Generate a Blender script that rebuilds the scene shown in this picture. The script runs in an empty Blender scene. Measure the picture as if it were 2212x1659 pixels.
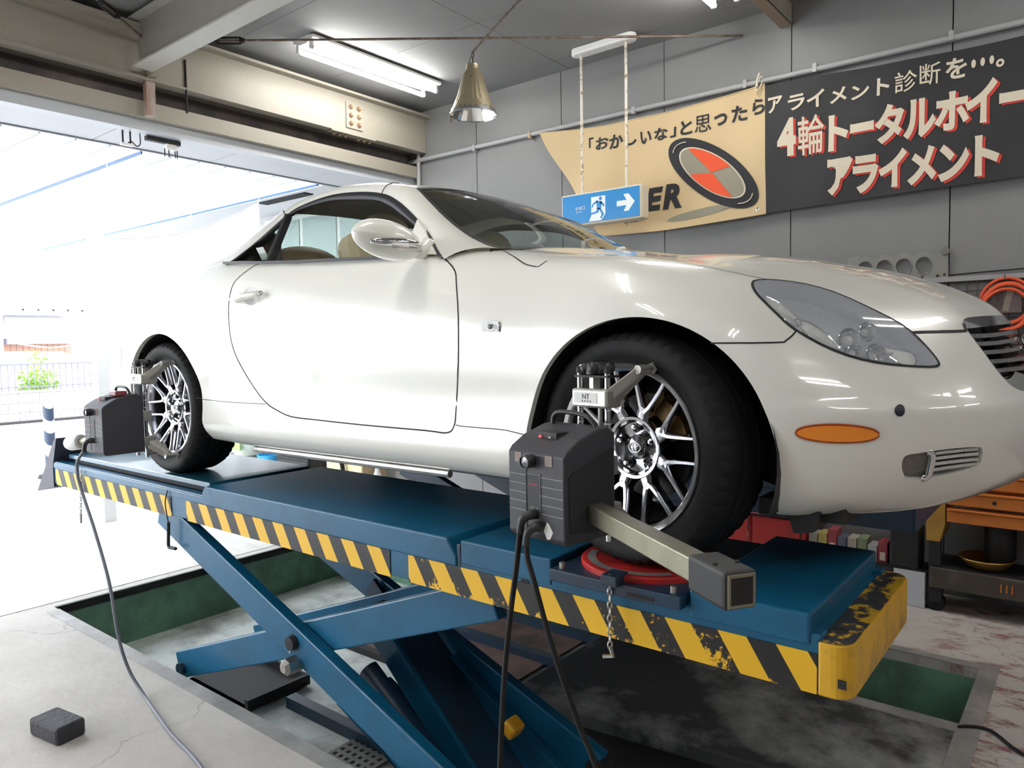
import bpy, math, random
import numpy as np
from mathutils import Vector, Matrix
from mathutils.geometry import delaunay_2d_cdt
random.seed(7)
PI = math.pi
scene = bpy.context.scene
COL = scene.collection

# ---------------------------------------------------------------- camera, sky, lamps, exposure
LT = 0.9195            # height of the lift's running surface above the shop floor
YW = 2.335             # inner face of the long back wall
CEIL = 3.70
cd = bpy.data.cameras.new('camera'); cam = bpy.data.objects.new('camera', cd); COL.objects.link(cam)
def _camera():
    f, a, pi, ro = 1591.42, 0.8952, 0.0579, -0.0160
    fw = Vector((-math.cos(a)*math.cos(pi), math.sin(a)*math.cos(pi), -math.sin(pi)))
    r = fw.cross(Vector((0, 0, 1))).normalized(); u = r.cross(fw)
    r2 = r*math.cos(ro)+u*math.sin(ro); u2 = -r*math.sin(ro)+u*math.cos(ro)
    m = Matrix((r2, u2, -fw)).transposed().to_4x4(); m.translation = Vector((1.0136, -2.6479, 1.55))
    cam.matrix_world = m
    cd.sensor_width = 36; cd.sensor_fit = 'HORIZONTAL'; cd.lens = f/2212*36; cd.clip_start = .02; cd.clip_end = 200
_camera()
scene.camera = cam
w = bpy.data.worlds.new('overcast_sky'); scene.world = w; w.use_nodes = True
w.node_tree.nodes['Background'].inputs[0].default_value = (.94, .97, 1, 1)
w.node_tree.nodes['Background'].inputs[1].default_value = 6.3
vs = scene.view_settings
vs.view_transform = 'Standard'; vs.look = 'None'; vs.gamma = 1; vs.use_curve_mapping = False
vs.exposure = 0.42
TUBE = 43.0            # radiance of the fluorescent tubes
scene.cycles.max_bounces = 8
scene.cycles.transparent_max_bounces = 16
scene.cycles.sample_clamp_indirect = 6

# ---------------------------------------------------------------- helpers
ORG = {}
def root_loc(p):
    while p is not None and p.parent is not None: p = p.parent
    return ORG.get(p.name, Vector((0, 0, 0))) if p is not None else Vector((0, 0, 0))
class MB:
    def __init__(s): s.v = []; s.f = []; s.n = None
    def add(s, vs, fs):
        k = len(s.v); s.v += [tuple(map(float, q)) for q in vs]; s.f += [tuple(i+k for i in f) for f in fs]; return s
    def box(s, c, d, rot=None):
        c = Vector(c); h = Vector(d)/2; vs = []
        for x in (-1, 1):
            for y in (-1, 1):
                for z in (-1, 1):
                    q = Vector((x*h.x, y*h.y, z*h.z))
                    if rot is not None: q = rot @ q
                    vs.append(c+q)
        return s.add(vs, [(0, 1, 3, 2), (4, 6, 7, 5), (0, 4, 5, 1), (2, 3, 7, 6), (0, 2, 6, 4), (1, 5, 7, 3)])
    def b2(s, lo, hi):
        return s.box([(a+b)/2 for a, b in zip(lo, hi)], [abs(b-a) for a, b in zip(lo, hi)])
    def bar(s, a, b, w, h, up=(0, 0, 1)):
        a = Vector(a); b = Vector(b); d = b-a; x = d.normalized(); up = Vector(up)
        y = up.cross(x).normalized(); z = x.cross(y)
        return s.box((a+b)/2, (d.length, w, h), Matrix((x, y, z)).transposed())
    def tube(s, pts, r, n=8, cap=True):
        P = [Vector(p) for p in pts]; N = len(P); rr = r if isinstance(r, (list, tuple)) else [r]*N
        d0 = (P[1]-P[0]).normalized(); nx = d0.orthogonal().normalized(); vs = []
        for i in range(N):
            d = (P[min(i+1, N-1)]-P[max(i-1, 0)]).normalized()
            nx = (nx-d*nx.dot(d)); nx = nx.normalized() if nx.length > 1e-6 else d.orthogonal().normalized()
            ny = d.cross(nx)
            for k in range(n):
                a = 2*PI*k/n; vs.append(P[i]+(nx*math.cos(a)+ny*math.sin(a))*rr[i])
        fs = [(i*n+k, i*n+(k+1) % n, (i+1)*n+(k+1) % n, (i+1)*n+k) for i in range(N-1) for k in range(n)]
        if cap: fs += [tuple(range(n-1, -1, -1)), tuple((N-1)*n+k for k in range(n))]
        return s.add(vs, fs)
    def lathe(s, prof, c, axis=(0, 0, 1), n=32, cap=False):
        c = Vector(c); ax = Vector(axis).normalized(); x = ax.orthogonal().normalized(); y = ax.cross(x); vs = []
        for r, h in prof:
            for k in range(n):
                a = 2*PI*k/n; vs.append(c+ax*h+(x*math.cos(a)+y*math.sin(a))*r)
        N = len(prof)
        fs = [(i*n+k, i*n+(k+1) % n, (i+1)*n+(k+1) % n, (i+1)*n+k) for i in range(N-1) for k in range(n)]
        if cap: fs += [tuple(range(n-1, -1, -1)), tuple((N-1)*n+k for k in range(n))]
        return s.add(vs, fs)
    def cyl(s, a, b, r, n=16): return s.tube([a, b], r, n)
    def ball(s, c, r, n=12, m=8):
        r = r if isinstance(r, (tuple, list)) else (r, r, r); vs = []; fs = []
        for i in range(m+1):
            t = PI*i/m
            for k in range(n):
                a = 2*PI*k/n; vs.append((c[0]+r[0]*math.sin(t)*math.cos(a), c[1]+r[1]*math.sin(t)*math.sin(a), c[2]+r[2]*math.cos(t)))
        for i in range(m):
            for k in range(n): fs.append((i*n+k, (i+1)*n+k, (i+1)*n+(k+1) % n, i*n+(k+1) % n))
        return s.add(vs, fs)
    def prism(s, poly, f0, f1):
        n = len(poly); vs = [f0(*p) for p in poly]+[f1(*p) for p in poly]
        return s.add(vs, [tuple(range(n-1, -1, -1)), tuple(range(n, 2*n))]+[(i, (i+1) % n, n+(i+1) % n, n+i) for i in range(n)])
    def grid(s, fn, nu, nv, closed=False):
        vs = [fn(i/(nu), j/(nv)) for i in range(nu+1) for j in range(nv+1)]
        return s.add(vs, [(i*(nv+1)+j, (i+1)*(nv+1)+j, (i+1)*(nv+1)+j+1, i*(nv+1)+j+1) for i in range(nu) for j in range(nv)])
    def xform(s, fn): s.v = [tuple(fn(Vector(q))) for q in s.v]; return s
def obj(name, mb, m, parent=None, smooth=False, bevel=0, local=False, loc=None, **kw):
    me = bpy.data.meshes.new(name)
    off = Vector((0, 0, 0))
    if parent is not None and not local: off = root_loc(parent)
    if loc is not None: off = Vector(loc)
    me.from_pydata([(x-off.x, y-off.y, z-off.z) for x, y, z in mb.v], [], mb.f)
    if mb.n is None:
        import bmesh
        bm = bmesh.new(); bm.from_mesh(me); bmesh.ops.recalc_face_normals(bm, faces=bm.faces); bm.to_mesh(me); bm.free()
    me.materials.append(m)
    o = bpy.data.objects.new(name, me); COL.objects.link(o)
    if loc is not None: o.location = off; ORG[o.name] = off
    if parent is not None: o.parent = parent
    if smooth:
        me.shade_smooth()
        if smooth is not True: me.set_sharp_from_angle(angle=math.radians(smooth))
    if mb.n is not None: me.shade_smooth(); me.normals_split_custom_set_from_vertices([tuple(q) for q in mb.n])
    if bevel:
        b = o.modifiers.new('edge', 'BEVEL'); b.width = bevel; b.segments = 2; b.limit_method = 'ANGLE'; b.angle_limit = .6
        b.harden_normals = False
    for k, v in kw.items(): o[k] = v
    return o
def thing(name, label, category, loc=(0, 0, 0), rotz=0, group=None):
    o = bpy.data.objects.new(name, None); COL.objects.link(o); o.location = loc; o.rotation_euler = (0, 0, rotz)
    o.empty_display_size = .1
    ORG[o.name] = Vector(loc); o['label'] = label; o['category'] = category
    if group: o['group'] = group
    return o
def tag(o, label, category, group=None):
    o['label'] = label; o['category'] = category
    if group: o['group'] = group
    return o
def struct(name, mb, m, parent=None, **kw):
    o = obj(name, mb, m, parent, **kw)
    if parent is None: o['kind'] = 'structure'
    return o
def copy_tree(o, parent=None):
    c = o.copy(); COL.objects.link(c)
    if parent is not None: c.parent = parent
    for ch in list(o.children): copy_tree(ch, c)
    return c
def smooth_path(pts, n=6):
    P = [Vector(p) for p in pts]; out = []
    for i in range(len(P)-1):
        a, b, c, d = P[max(i-1, 0)], P[i], P[i+1], P[min(i+2, len(P)-1)]
        for k in range(n):
            t = k/n; out.append(.5*((2*b)+(c-a)*t+(2*a-5*b+4*c-d)*t*t+(3*b-a-3*c+d)*t**3))
    out.append(P[-1]); return out

# ---------------------------------------------------------------- materials
def M(name, col, rough=.5, metal=0, spec=.5, coat=0, var=None, bump=None, emit=0, coord='Object', subsurf=0):
    m = bpy.data.materials.new(name); m.use_nodes = True; nt = m.node_tree; p = nt.nodes['Principled BSDF']
    c = tuple(col)+(1,)
    p.inputs['Base Color'].default_value = c; p.inputs['Roughness'].default_value = rough; p.inputs['Metallic'].default_value = metal
    p.inputs['Specular IOR Level'].default_value = spec; p.inputs['Coat Weight'].default_value = coat; p.inputs['Coat Roughness'].default_value = .04
    if emit: p.inputs['Emission Color'].default_value = c; p.inputs['Emission Strength'].default_value = emit
    tc = None
    if var or bump:
        tc = nt.nodes.new('ShaderNodeTexCoord')
    if var:       # (scale, low, high, second colour[, detail, stretch])
        n = nt.nodes.new('ShaderNodeTexNoise'); n.inputs['Scale'].default_value = var[0]; n.inputs['Detail'].default_value = var[4] if len(var) > 4 else 6
        n.inputs['Roughness'].default_value = .65
        src = tc.outputs[coord]
        if len(var) > 5:
            mp = nt.nodes.new('ShaderNodeMapping'); mp.inputs['Scale'].default_value = var[5]; nt.links.new(src, mp.inputs[0]); src = mp.outputs[0]
        nt.links.new(src, n.inputs['Vector'])
        r = nt.nodes.new('ShaderNodeMapRange'); r.inputs[1].default_value = var[1]; r.inputs[2].default_value = var[2]; nt.links.new(n.outputs[0], r.inputs[0])
        x = nt.nodes.new('ShaderNodeMix'); x.data_type = 'RGBA'; x.inputs[6].default_value = c; x.inputs[7].default_value = tuple(var[3])+(1,)
        nt.links.new(r.outputs[0], x.inputs[0]); nt.links.new(x.outputs[2], p.inputs['Base Color'])
    if bump:
        n = nt.nodes.new('ShaderNodeTexNoise'); n.inputs['Scale'].default_value = bump[0]; n.inputs['Detail'].default_value = 5
        nt.links.new(tc.outputs[coord], n.inputs['Vector'])
        b = nt.nodes.new('ShaderNodeBump'); b.inputs['Strength'].default_value = bump[1]; b.inputs['Distance'].default_value = .01
        nt.links.new(n.outputs[0], b.inputs['Height']); nt.links.new(b.outputs[0], p.inputs['Normal'])
    return m
def glass(name, tint, rough=.0, haze=0, f0=.04):
    m = bpy.data.materials.new(name); m.use_nodes = True; nt = m.node_tree; nt.nodes.remove(nt.nodes['Principled BSDF']); N = nt.nodes.new; L = nt.links.new
    t = N('ShaderNodeBsdfTransparent'); t.inputs[0].default_value = tuple(tint)+(1,)
    g = N('ShaderNodeBsdfGlossy'); g.inputs['Roughness'].default_value = rough
    lw = N('ShaderNodeLayerWeight'); lw.inputs[0].default_value = .5
    pw = N('ShaderNodeMath'); pw.operation = 'POWER'; pw.inputs[1].default_value = 5; L(lw.outputs['Facing'], pw.inputs[0])
    ml = N('ShaderNodeMath'); ml.operation = 'MULTIPLY_ADD'; ml.inputs[1].default_value = 1-f0; ml.inputs[2].default_value = f0; L(pw.outputs[0], ml.inputs[0])
    x = N('ShaderNodeMixShader'); L(ml.outputs[0], x.inputs[0]); L(t.outputs[0], x.inputs[1]); L(g.outputs[0], x.inputs[2]); o = x.outputs[0]
    if haze:
        d = N('ShaderNodeBsdfDiffuse'); d.inputs[0].default_value = (.72, .76, .84, 1)
        nz = N('ShaderNodeTexNoise'); nz.inputs['Scale'].default_value = 220; r = N('ShaderNodeMapRange'); r.inputs[3].default_value = haze*.4; r.inputs[4].default_value = haze*1.6; L(nz.outputs[0], r.inputs[0])
        y = N('ShaderNodeMixShader'); L(r.outputs[0], y.inputs[0]); L(o, y.inputs[1]); L(d.outputs[0], y.inputs[2]); o = y.outputs[0]
    L(o, nt.nodes['Material Output'].inputs[0]); return m
def nodes_of(m): return m.node_tree, m.node_tree.nodes['Principled BSDF']

WHITE = M('pearl_white_paint', (.86, .852, .785), .32, spec=.5, coat=1.0)
SEAM = M('panel_gap', (.012, .012, .012), .8)
BLACKP = M('black_plastic', (.02, .02, .022), .45)
BLACKM = M('black_satin', (.012, .012, .013), .6)
RUBBER = M('tyre_rubber', (.010, .010, .011), .66, spec=.25, bump=(60, .15))
CHROME = M('chrome', (.78, .79, .80), .09, 1)
DCHROME = M('smoked_chrome', (.50, .50, .53), .13, 1)
STEEL = M('bare_steel', (.52, .51, .48), .38, 1, var=(14, .4, .8, (.36, .34, .30)))
ALU = M('cast_aluminium', (.50, .49, .45), .45, .85, bump=(120, .1))
DISC = M('brake_disc', (.035, .035, .035), .5, .8)
TAN = M('tan_leather', (.60, .48, .31), .55, bump=(90, .12))
DTAN = M('dark_trim', (.04, .038, .036), .7)
WGLASS = glass('window_glass', (.62, .72, .68))
SGLASS = glass('side_glass', (.80, .84, .82))
LENS = glass('lamp_lens', (.95, .96, .97), .03, .26)
AMBER = M('amber_lens', (1.0, .30, .012), .18, coat=1, bump=(260, .25))
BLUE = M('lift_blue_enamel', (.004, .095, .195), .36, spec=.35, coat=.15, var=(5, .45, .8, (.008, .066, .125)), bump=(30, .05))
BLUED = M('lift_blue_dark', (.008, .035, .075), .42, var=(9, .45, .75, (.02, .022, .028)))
CONC = M('shop_concrete', (.47, .44, .40), .75, var=(2.2, .35, .75, (.33, .305, .28)), bump=(22, .3))
WALLM = M('wall_grey_paint', (.215, .215, .22), .6, var=(1.3, .3, .8, (.187, .187, .191)))
CEILM = M('ceiling_grey', (.225, .225, .228), .75, var=(.8, .3, .8, (.195, .195, .20)))
BEAMM = M('beam_cream_paint', (.33, .305, .255), .5, var=(13, .60, .72, (.36, .24, .15)), bump=(30, .06))
GREEN = M('pit_green_paint', (.15, .31, .21), .65, var=(4, .42, .7, (.085, .15, .12)), bump=(20, .2))
GREENF = M('pit_floor_green', (.80, .84, .78), .7, var=(2.5, .45, .66, (.36, .37, .34)), bump=(25, .25))
BROWN = M('rusty_brown_sheet', (.22, .13, .10), .7, var=(4, .4, .7, (.07, .055, .05)), bump=(14, .3))
SLABM = M('oily_black_slab', (.33, .33, .31), .75, var=(1.2, .36, .52, (.028, .028, .028), 8), bump=(25, .3))
IRON = M('dark_iron', (.024, .023, .025), .6, .2, spec=.3)
CLOTHB = M('banner_beige', (.62, .47, .27), .8, bump=(18, .15))
CLOTHK = M('banner_black', (.022, .022, .024), .75, bump=(18, .15))
INK = M('print_black', (.02, .02, .025), .8)
CREAMI = M('print_cream', (.68, .60, .47), .8)
REDI = M('print_red', (.60, .05, .035), .8)
GREYI = M('print_grey', (.27, .25, .19), .8)
WPLA = M('white_plastic', (.80, .80, .78), .4)
CREAMP = M('cream_plastic', (.70, .64, .50), .45)
ORANGE = M('orange_enamel', (.62, .19, .035), .45, var=(5, .5, .8, (.50, .15, .03)))
HOSE = M('orange_hose', (.70, .09, .025), .45)
REDE = M('red_enamel', (.42, .035, .03), .5, var=(6, .5, .75, (.22, .03, .03)))
CARD = M('cardboard', (.42, .30, .18), .85)
TUBEM = M('lit_fluorescent_tube', (1, .98, .93), .4, emit=TUBE)


# ---------------------------------------------------------------- floor and pits
def floor_material():
    m = M('worn_concrete_floor', (.55, .52, .48), .72, var=(1.7, .35, .75, (.40, .375, .34)), bump=(16, .35))
    nt, p = nodes_of(m); N = nt.nodes.new; L = nt.links.new
    tc = N('ShaderNodeTexCoord'); sx = N('ShaderNodeSeparateXYZ'); L(tc.outputs['Object'], sx.inputs[0])
    mp = N('ShaderNodeMapping'); mp.inputs['Scale'].default_value = (1.8, 3.2, 1); L(tc.outputs['Object'], mp.inputs[0])
    n = N('ShaderNodeTexNoise'); n.inputs['Scale'].default_value = 3; n.inputs['Detail'].default_value = 10; n.inputs['Roughness'].default_value = .72; L(mp.outputs[0], n.inputs['Vector'])
    a = N('ShaderNodeMapRange'); a.inputs[1].default_value = .50; a.inputs[2].default_value = .60; L(n.outputs[0], a.inputs[0])
    b = N('ShaderNodeMapRange'); b.inputs[1].default_value = -.1; b.inputs[2].default_value = .7; L(sx.outputs[0], b.inputs[0])
    mu = N('ShaderNodeMath'); mu.operation = 'MULTIPLY'; L(a.outputs[0], mu.inputs[0]); L(b.outputs[0], mu.inputs[1])
    x = N('ShaderNodeMix'); x.data_type = 'RGBA'; x.inputs[7].default_value = (.22, .085, .08, 1)
    L(p.inputs['Base Color'].links[0].from_socket, x.inputs[6]); L(mu.outputs[0], x.inputs[0])
    # hairline cracks and pale scrapes
    v = N('ShaderNodeTexVoronoi'); v.feature = 'DISTANCE_TO_EDGE'; v.inputs['Scale'].default_value = .9
    nz = N('ShaderNodeTexNoise'); nz.inputs['Scale'].default_value = 3; nz.inputs['Detail'].default_value = 6; L(tc.outputs['Object'], nz.inputs['Vector'])
    ad = N('ShaderNodeVectorMath'); ad.operation = 'MULTIPLY_ADD'; ad.inputs[1].default_value = (.5, .5, .5); L(nz.outputs['Color'], ad.inputs[0]); L(tc.outputs['Object'], ad.inputs[2]); L(ad.outputs[0], v.inputs['Vector'])
    c = N('ShaderNodeMapRange'); c.inputs[1].default_value = .0; c.inputs[2].default_value = .006; c.inputs[3].default_value = .5; c.inputs[4].default_value = 0; L(v.outputs[0], c.inputs[0])
    y = N('ShaderNodeMix'); y.data_type = 'RGBA'; y.inputs[7].default_value = (.12, .11, .10, 1); L(c.outputs[0], y.inputs[0]); L(x.outputs[2], y.inputs[6]); L(y.outputs[2], p.inputs['Base Color'])
    return m
FLOORM = floor_material()
f = MB()
for lo, hi in (((-4.24, -7, -.5), (6, -.99, 0)), ((-4.24, -.99, -.5), (-3.875, YW, 0)), ((-3.875, 1.29, -.5), (.61, YW, 0)), ((.61, -.99, -.5), (6, YW, 0))): f.b2(lo, hi)
floor = struct('floor', f, FLOORM)
sl = MB().prism([(-1.016, -.19), (.61, -.015), (.61, .66), (-1.012, .66)], lambda x, y: (x, y, -.065), lambda x, y: (x, y, 0))
obj('cover_slab', sl, SLABM, floor, bevel=.012)
sl = MB().prism([(-.93, -.10), (.61, .06), (.61, .62), (-.93, .62)], lambda x, y: (x, y, -.36), lambda x, y: (x, y, -.065)); obj('slab_footing', sl, IRON, floor)
g = MB()
g.b2((-3.875, -.995, -.36), (-3.868, 1.29, -.001)); g.b2((-3.875, -.997, -.36), (.61, -.985, -.07)); g.b2((-3.875, 1.285, -.36), (.61, 1.292, -.05)); g.b2((.603, .64, -.36), (.612, 1.29, -.03)); g.b2((.603, -.99, -.36), (.612, -.2, -.03)); g.b2((-1.0, .655, -.36), (.61, .668, -.07))
obj('pit_wall', g, GREEN, floor)
obj('pit_bottom', MB().b2((-3.87, -.99, -.42), (.605, 1.287, -.36)), GREENF, floor)
e = MB()
e.b2((-3.80, -1.055, 0), (.61, -.988, .004)); e.b2((.605, .60, 0), (.68, 1.36, .004)); e.b2((-.2, 1.285, 0), (.605, 1.345, .004)); e.b2((-.9, .60, 0), (.605, .665, .006)); e.b2((.60, -.99, 0), (.68, .60, .004))
obj('steel_edging', e, M('worn_steel_edging', (.24, .235, .23), .55, .2, var=(5, .4, .7, (.40, .38, .36))), floor)
obj('threshold_strip', MB().b2((-4.24, -7, 0), (-3.95, YW, .003)), M('pale_threshold', (.62, .60, .56), .7, var=(3, .4, .7, (.5, .48, .45), 6, (1, 6, 1))), floor)
b = MB(); b.b2((-3.87, -.99, -.05), (-3.855, 1.29, -.001)); obj('pit_lip', b, IRON, floor)
bs = obj('rusty_floor_sheet', MB().prism([(-3.4, .27), (-1.5, .27), (-1.5, 1.28), (-2.9, 1.28)], lambda x, y: (x, y, -.36), lambda x, y: (x, y, -.345)), BROWN); tag(bs, 'rusty brown steel sheet lying on the far pit floor', 'steel sheet')
bs = obj('steel_rail', MB().b2((-3.6, .215, -.36), (-1.02, .262, -.32)), IRON); tag(bs, 'long dark steel rail lying along the pit floor beside the brown sheet', 'rail')

# drain grate in the pit
t = thing('drain_grate', 'square iron drain grate with holes in the pit floor', 'grate', (-1.62, -.50, -.36))
gm = MB(); xs = np.linspace(-1.745, -1.495, 7); ys = np.linspace(-.61, -.39, 6)
fm = M('grate_grey', (.26, .25, .235), .6, .3)
for i, x in enumerate(xs): gm.b2((x-.0105, -.62, -.359), (x+.0105, -.38, -.346))
for y in ys: gm.b2((-1.755, y-.0105, -.3588), (-1.485, y+.0105, -.3462))
obj('grid', gm, fm, t); obj('sump', MB().b2((-1.755, -.62, -.3595), (-1.485, -.38, -.3585)), SEAM, t)

# ---------------------------------------------------------------- walls, ceiling, steel
wb = struct('wall_back', MB().b2((-4.2, YW+.02, -.4), (6.5, YW+.25, 3.95)), SEAM)
k = -1; x0 = -3.3376-.91
first = None
while x0+.91*(k+1) < 6.4:
    a = max(x0+.91*(k+1)+.0035, -4.19); b2 = x0+.91*(k+2)-.0035; k += 1
    if b2 < -4.1: continue
    pm = MB().b2((a, YW, 0), (b2, YW+.03, 3.9)); obj('wall_panel', pm, WALLM, wb)
struct('wall_front', MB().b2((-4.2, -7.2, 0), (6.5, -7, 3.9)), WALLM)
struct('wall_right', MB().b2((6, -7, 0), (6.2, 2.3, 3.9)), WALLM)
cl = struct('ceiling', MB().b2((-4.2, -7, CEIL+.012), (6.5, YW, CEIL+.2)), M('ceiling_joint', (.30, .30, .31), .8))
cx = -4.15
while cx < 6:
    cy = -6.97
    while cy < YW-.02:
        obj('ceiling_board', MB().b2((cx, cy, CEIL), (min(cx+1.816, 6.2), min(cy+.906, YW-.002), CEIL+.02)), CEILM, cl); cy += .91
    cx += 1.82
wl = struct('wall_left', MB().b2((-4.22, -7, 3.335), (-4.17, YW, 3.9)), BEAMM)
X = -3.97
bm_ = thing('main_beam', 'cream painted steel I-beam with rust specks above the shop door', 'beam', (X, 0, 3.3))
obj('web', MB().b2((X-.012, -7, 3.33), (X, YW, 3.63)), BEAMM, bm_)
obj('flange', MB().b2((X-.085, -7, 3.316), (X+.012, YW, 3.331)), BEAMM, bm_)
obj('flange', MB().b2((X-.085, -7, 3.625), (X+.075, YW, 3.645)), BEAMM, bm_)
obj('splice_plate', MB().b2((X, 1.405, 3.36), (X+.012, 1.578, 3.572)), BEAMM, bm_)
obj('splice_plate', MB().b2((X-.07, 1.25, 3.306), (X+.012, 1.72, 3.317)), BEAMM, bm_)
BOLT = M('rusty_bolt', (.34, .25, .17), .6, .5)
bolt = None
for y in (1.45, 1.535):
    for z in (3.40, 3.467, 3.535):
        b = MB().lathe([(.0, .024), (.010, .024), (.017, .018), (.017, 0)], (X+.012, y, z), (1, 0, 0), 6)
        b.lathe([(.024, .004), (.024, 0)], (X+.012, y, z), (1, 0, 0), 12, True); obj('bolt', b, BOLT, bm_)
for y in (1.30, 1.36, 1.42, 1.56, 1.62, 1.68):
    obj('bolt', MB().lathe([(.0, -.022), (.010, -.022), (.015, -.015), (.015, 0)], (X-.03, y, 3.306), (0, 0, 1), 6), BOLT, bm_)
obj('stiffener', MB().b2((X, -.25, 3.33), (X+.07, -.24, 3.63)), BEAMM, bm_)
obj('cleat_plate', MB().b2((X, -.24, 3.34), (X+.075, -.19, 3.66)), BEAMM, bm_)
for z in (3.42, 3.50, 3.58): obj('bolt', MB().lathe([(.0, .016), (.013, .016), (.013, 0)], (X+.075, -.215, z), (1, 0, 0), 6), BOLT, bm_)
RUSTP = M('rust_streaked_paint', (.42, .37, .33), .6, var=(8, .42, .62, (.26, .13, .09), 8, (1, 1, .4)))
hp = obj('hanger_post', MB().b2((X-.05, -.25, 3.09), (X-.005, -.19, 3.318)), RUSTP); tag(hp, 'short rusty post hanging from the cream beam to the door lintel', 'post')
hr = obj('hanger_rod', MB().cyl((X+.005, .02, 3.16), (X+.005, .02, 3.52), .008, 8), IRON); tag(hr, 'thin dark rod hanging down the cream beam right of the rusty post', 'rod')

dt = struct('trim_1', MB().b2((-4.16, -7, 3.095), (-4.05, YW, 3.135)), BEAMM)
m = MB(); m.b2((-4.065, -7, 3.135), (-4.05, YW, 3.20)); obj('lintel_lip', m, BEAMM, dt)
m = MB(); m.b2((-4.20, -7, 3.02), (-4.11, YW, 3.095)); obj('shutter_guide', m, M('guide_grey', (.50, .52, .56), .5), dt)
m = MB(); m.b2((-4.21, -7, 3.13), (-4.19, YW, 3.34)); obj('shutter_cavity', m, M('shutter_dark', (.09, .08, .085), .7, var=(3, .4, .7, (.20, .17, .14))), dt)
# latch hardware under the lintel
LT1 = thing('shutter_latch', 'small dark double hook hanging under the door lintel', 'latch', (-4.2, -.28, 3.02))
obj('prong', MB().cyl((-4.2, -.315, 3.02), (-4.2, -.315, 2.93), .006, 8), IRON, LT1); obj('prong', MB().cyl((-4.2, -.265, 3.02), (-4.2, -.265, 2.93), .006, 8), IRON, LT1)
obj('foot', MB().b2((-4.215, -.33, 2.92), (-4.185, -.25, 2.935)), WPLA, LT1); obj('wire_loop', MB().tube(smooth_path([(-4.2, -.29, 2.93), (-4.2, -.26, 2.955), (-4.2, -.225, 2.93), (-4.2, -.20, 2.95), (-4.2, -.20, 3.02)]), .004, 6), IRON, LT1)
LT2 = thing('shutter_switch', 'pale latch block with four dark pins under the lintel', 'latch', (-4.2, .02, 3.02))
obj('plate', MB().b2((-4.22, -.16, 2.985), (-4.18, .08, 3.015)), IRON, LT2); obj('body', MB().b2((-4.215, -.02, 2.945), (-4.185, .05, 2.985)), WPLA, LT2)
for y in (-.03, .0, .045, .06): obj('pin', MB().cyl((-4.2, y, 2.95), (-4.2, y, 2.895), .004, 6), IRON, LT2)

cb = thing('cross_beam', 'painted steel I-beam running from the door beam across the ceiling', 'beam', (-3.9, -.31, 3.35))
obj('web', MB().b2((-3.90, -.316, 3.36), (5.9, -.304, 3.66)), M('beam_grey_paint', (.25, .235, .21), .55, var=(10, .5, .75, (.24, .21, .18))), cb)
fmx = M('beam_flange_paint', (.38, .36, .32), .5, var=(9, .55, .75, (.34, .30, .26)))
obj('flange', MB().b2((-3.89, -.375, 3.35), (5.9, -.245, 3.362)), fmx, cb); obj('flange', MB().b2((-3.93, -.375, 3.655), (5.9, -.245, 3.667)), fmx, cb)
p = thing('wall_purlin', 'brown steel angle beam under the ceiling meeting the wall above the black banner', 'beam', (-.61, 2.3, 3.57))
obj('web', MB().b2((-.618, -6.9, 3.57), (-.606, YW-.002, 3.698)), BEAMM, p); obj('flange', MB().b2((-.68, -6.9, 3.565), (-.606, YW-.002, 3.577)), M('purlin_brown', (.27, .20, .15), .6), p)

def brace(name, a, b, label, tb=None):
    t = thing(name, label, 'brace rod', a); a = Vector(a); b = Vector(b); d = (b-a).normalized()
    obj('rod', MB().cyl(a, b, .0085, 8), M('rod_brown', (.15, .10, .075), .6, .4, var=(20, .4, .7, (.24, .22, .2))), t)
    c = a+d*tb; s = Vector((0, 0, 1)).cross(d).normalized()
    tm = MB()
    for q in (-1, 1): tm.tube([c-d*.09+Vector((0, 0, q*.010)), c-d*.07+Vector((0, 0, q*.020)), c+d*.07+Vector((0, 0, q*.020)), c+d*.09+Vector((0, 0, q*.010))], .007, 6)
    tm.cyl(c-d*.105, c-d*.07, .016, 8); tm.cyl(c+d*.07, c+d*.105, .016, 8); obj('turnbuckle', tm, IRON, t)
brace('brace_rod', (-3.93, -.10, 3.60), (-.93, YW-.01, 3.584), 'thin rusty brace rod with a turnbuckle crossing the ceiling to the back wall', .40)
brace('brace_rod', (-3.90, -.28, 3.55), (-2.9, -1.6, 3.60), 'short brace rod with turnbuckle left of the cross beam', .42)

# conduit along the back wall
ct = thing('conduit', 'grey painted steel conduit running along the back wall and down at the corner', 'pipe', (-4.03, YW-.02, 3.25))
PIPEM = M('pipe_grey_paint', (.37, .37, .375), .45)
obj('pipe', MB().tube(smooth_path([(5.95, YW-.028, 3.235), (.6, YW-.028, 3.236), (-1.6, YW-.028, 3.25), (-3.97, YW-.028, 3.256), (-4.03, YW-.028, 3.235), (-4.04, YW-.028, 3.15), (-4.04, YW-.028, .1)], 3), .019, 10), PIPEM, ct, smooth=50)
for x in (-3.33, -2.72, -1.75, -.9, -.45, .3, 1.2): obj('pipe_clip', MB().b2((x-.012, YW-.05, 3.222), (x+.012, YW-.002, 3.275)), M('clip_rust', (.40, .30, .2), .6) if x == -2.72 else PIPEM, ct)

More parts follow.
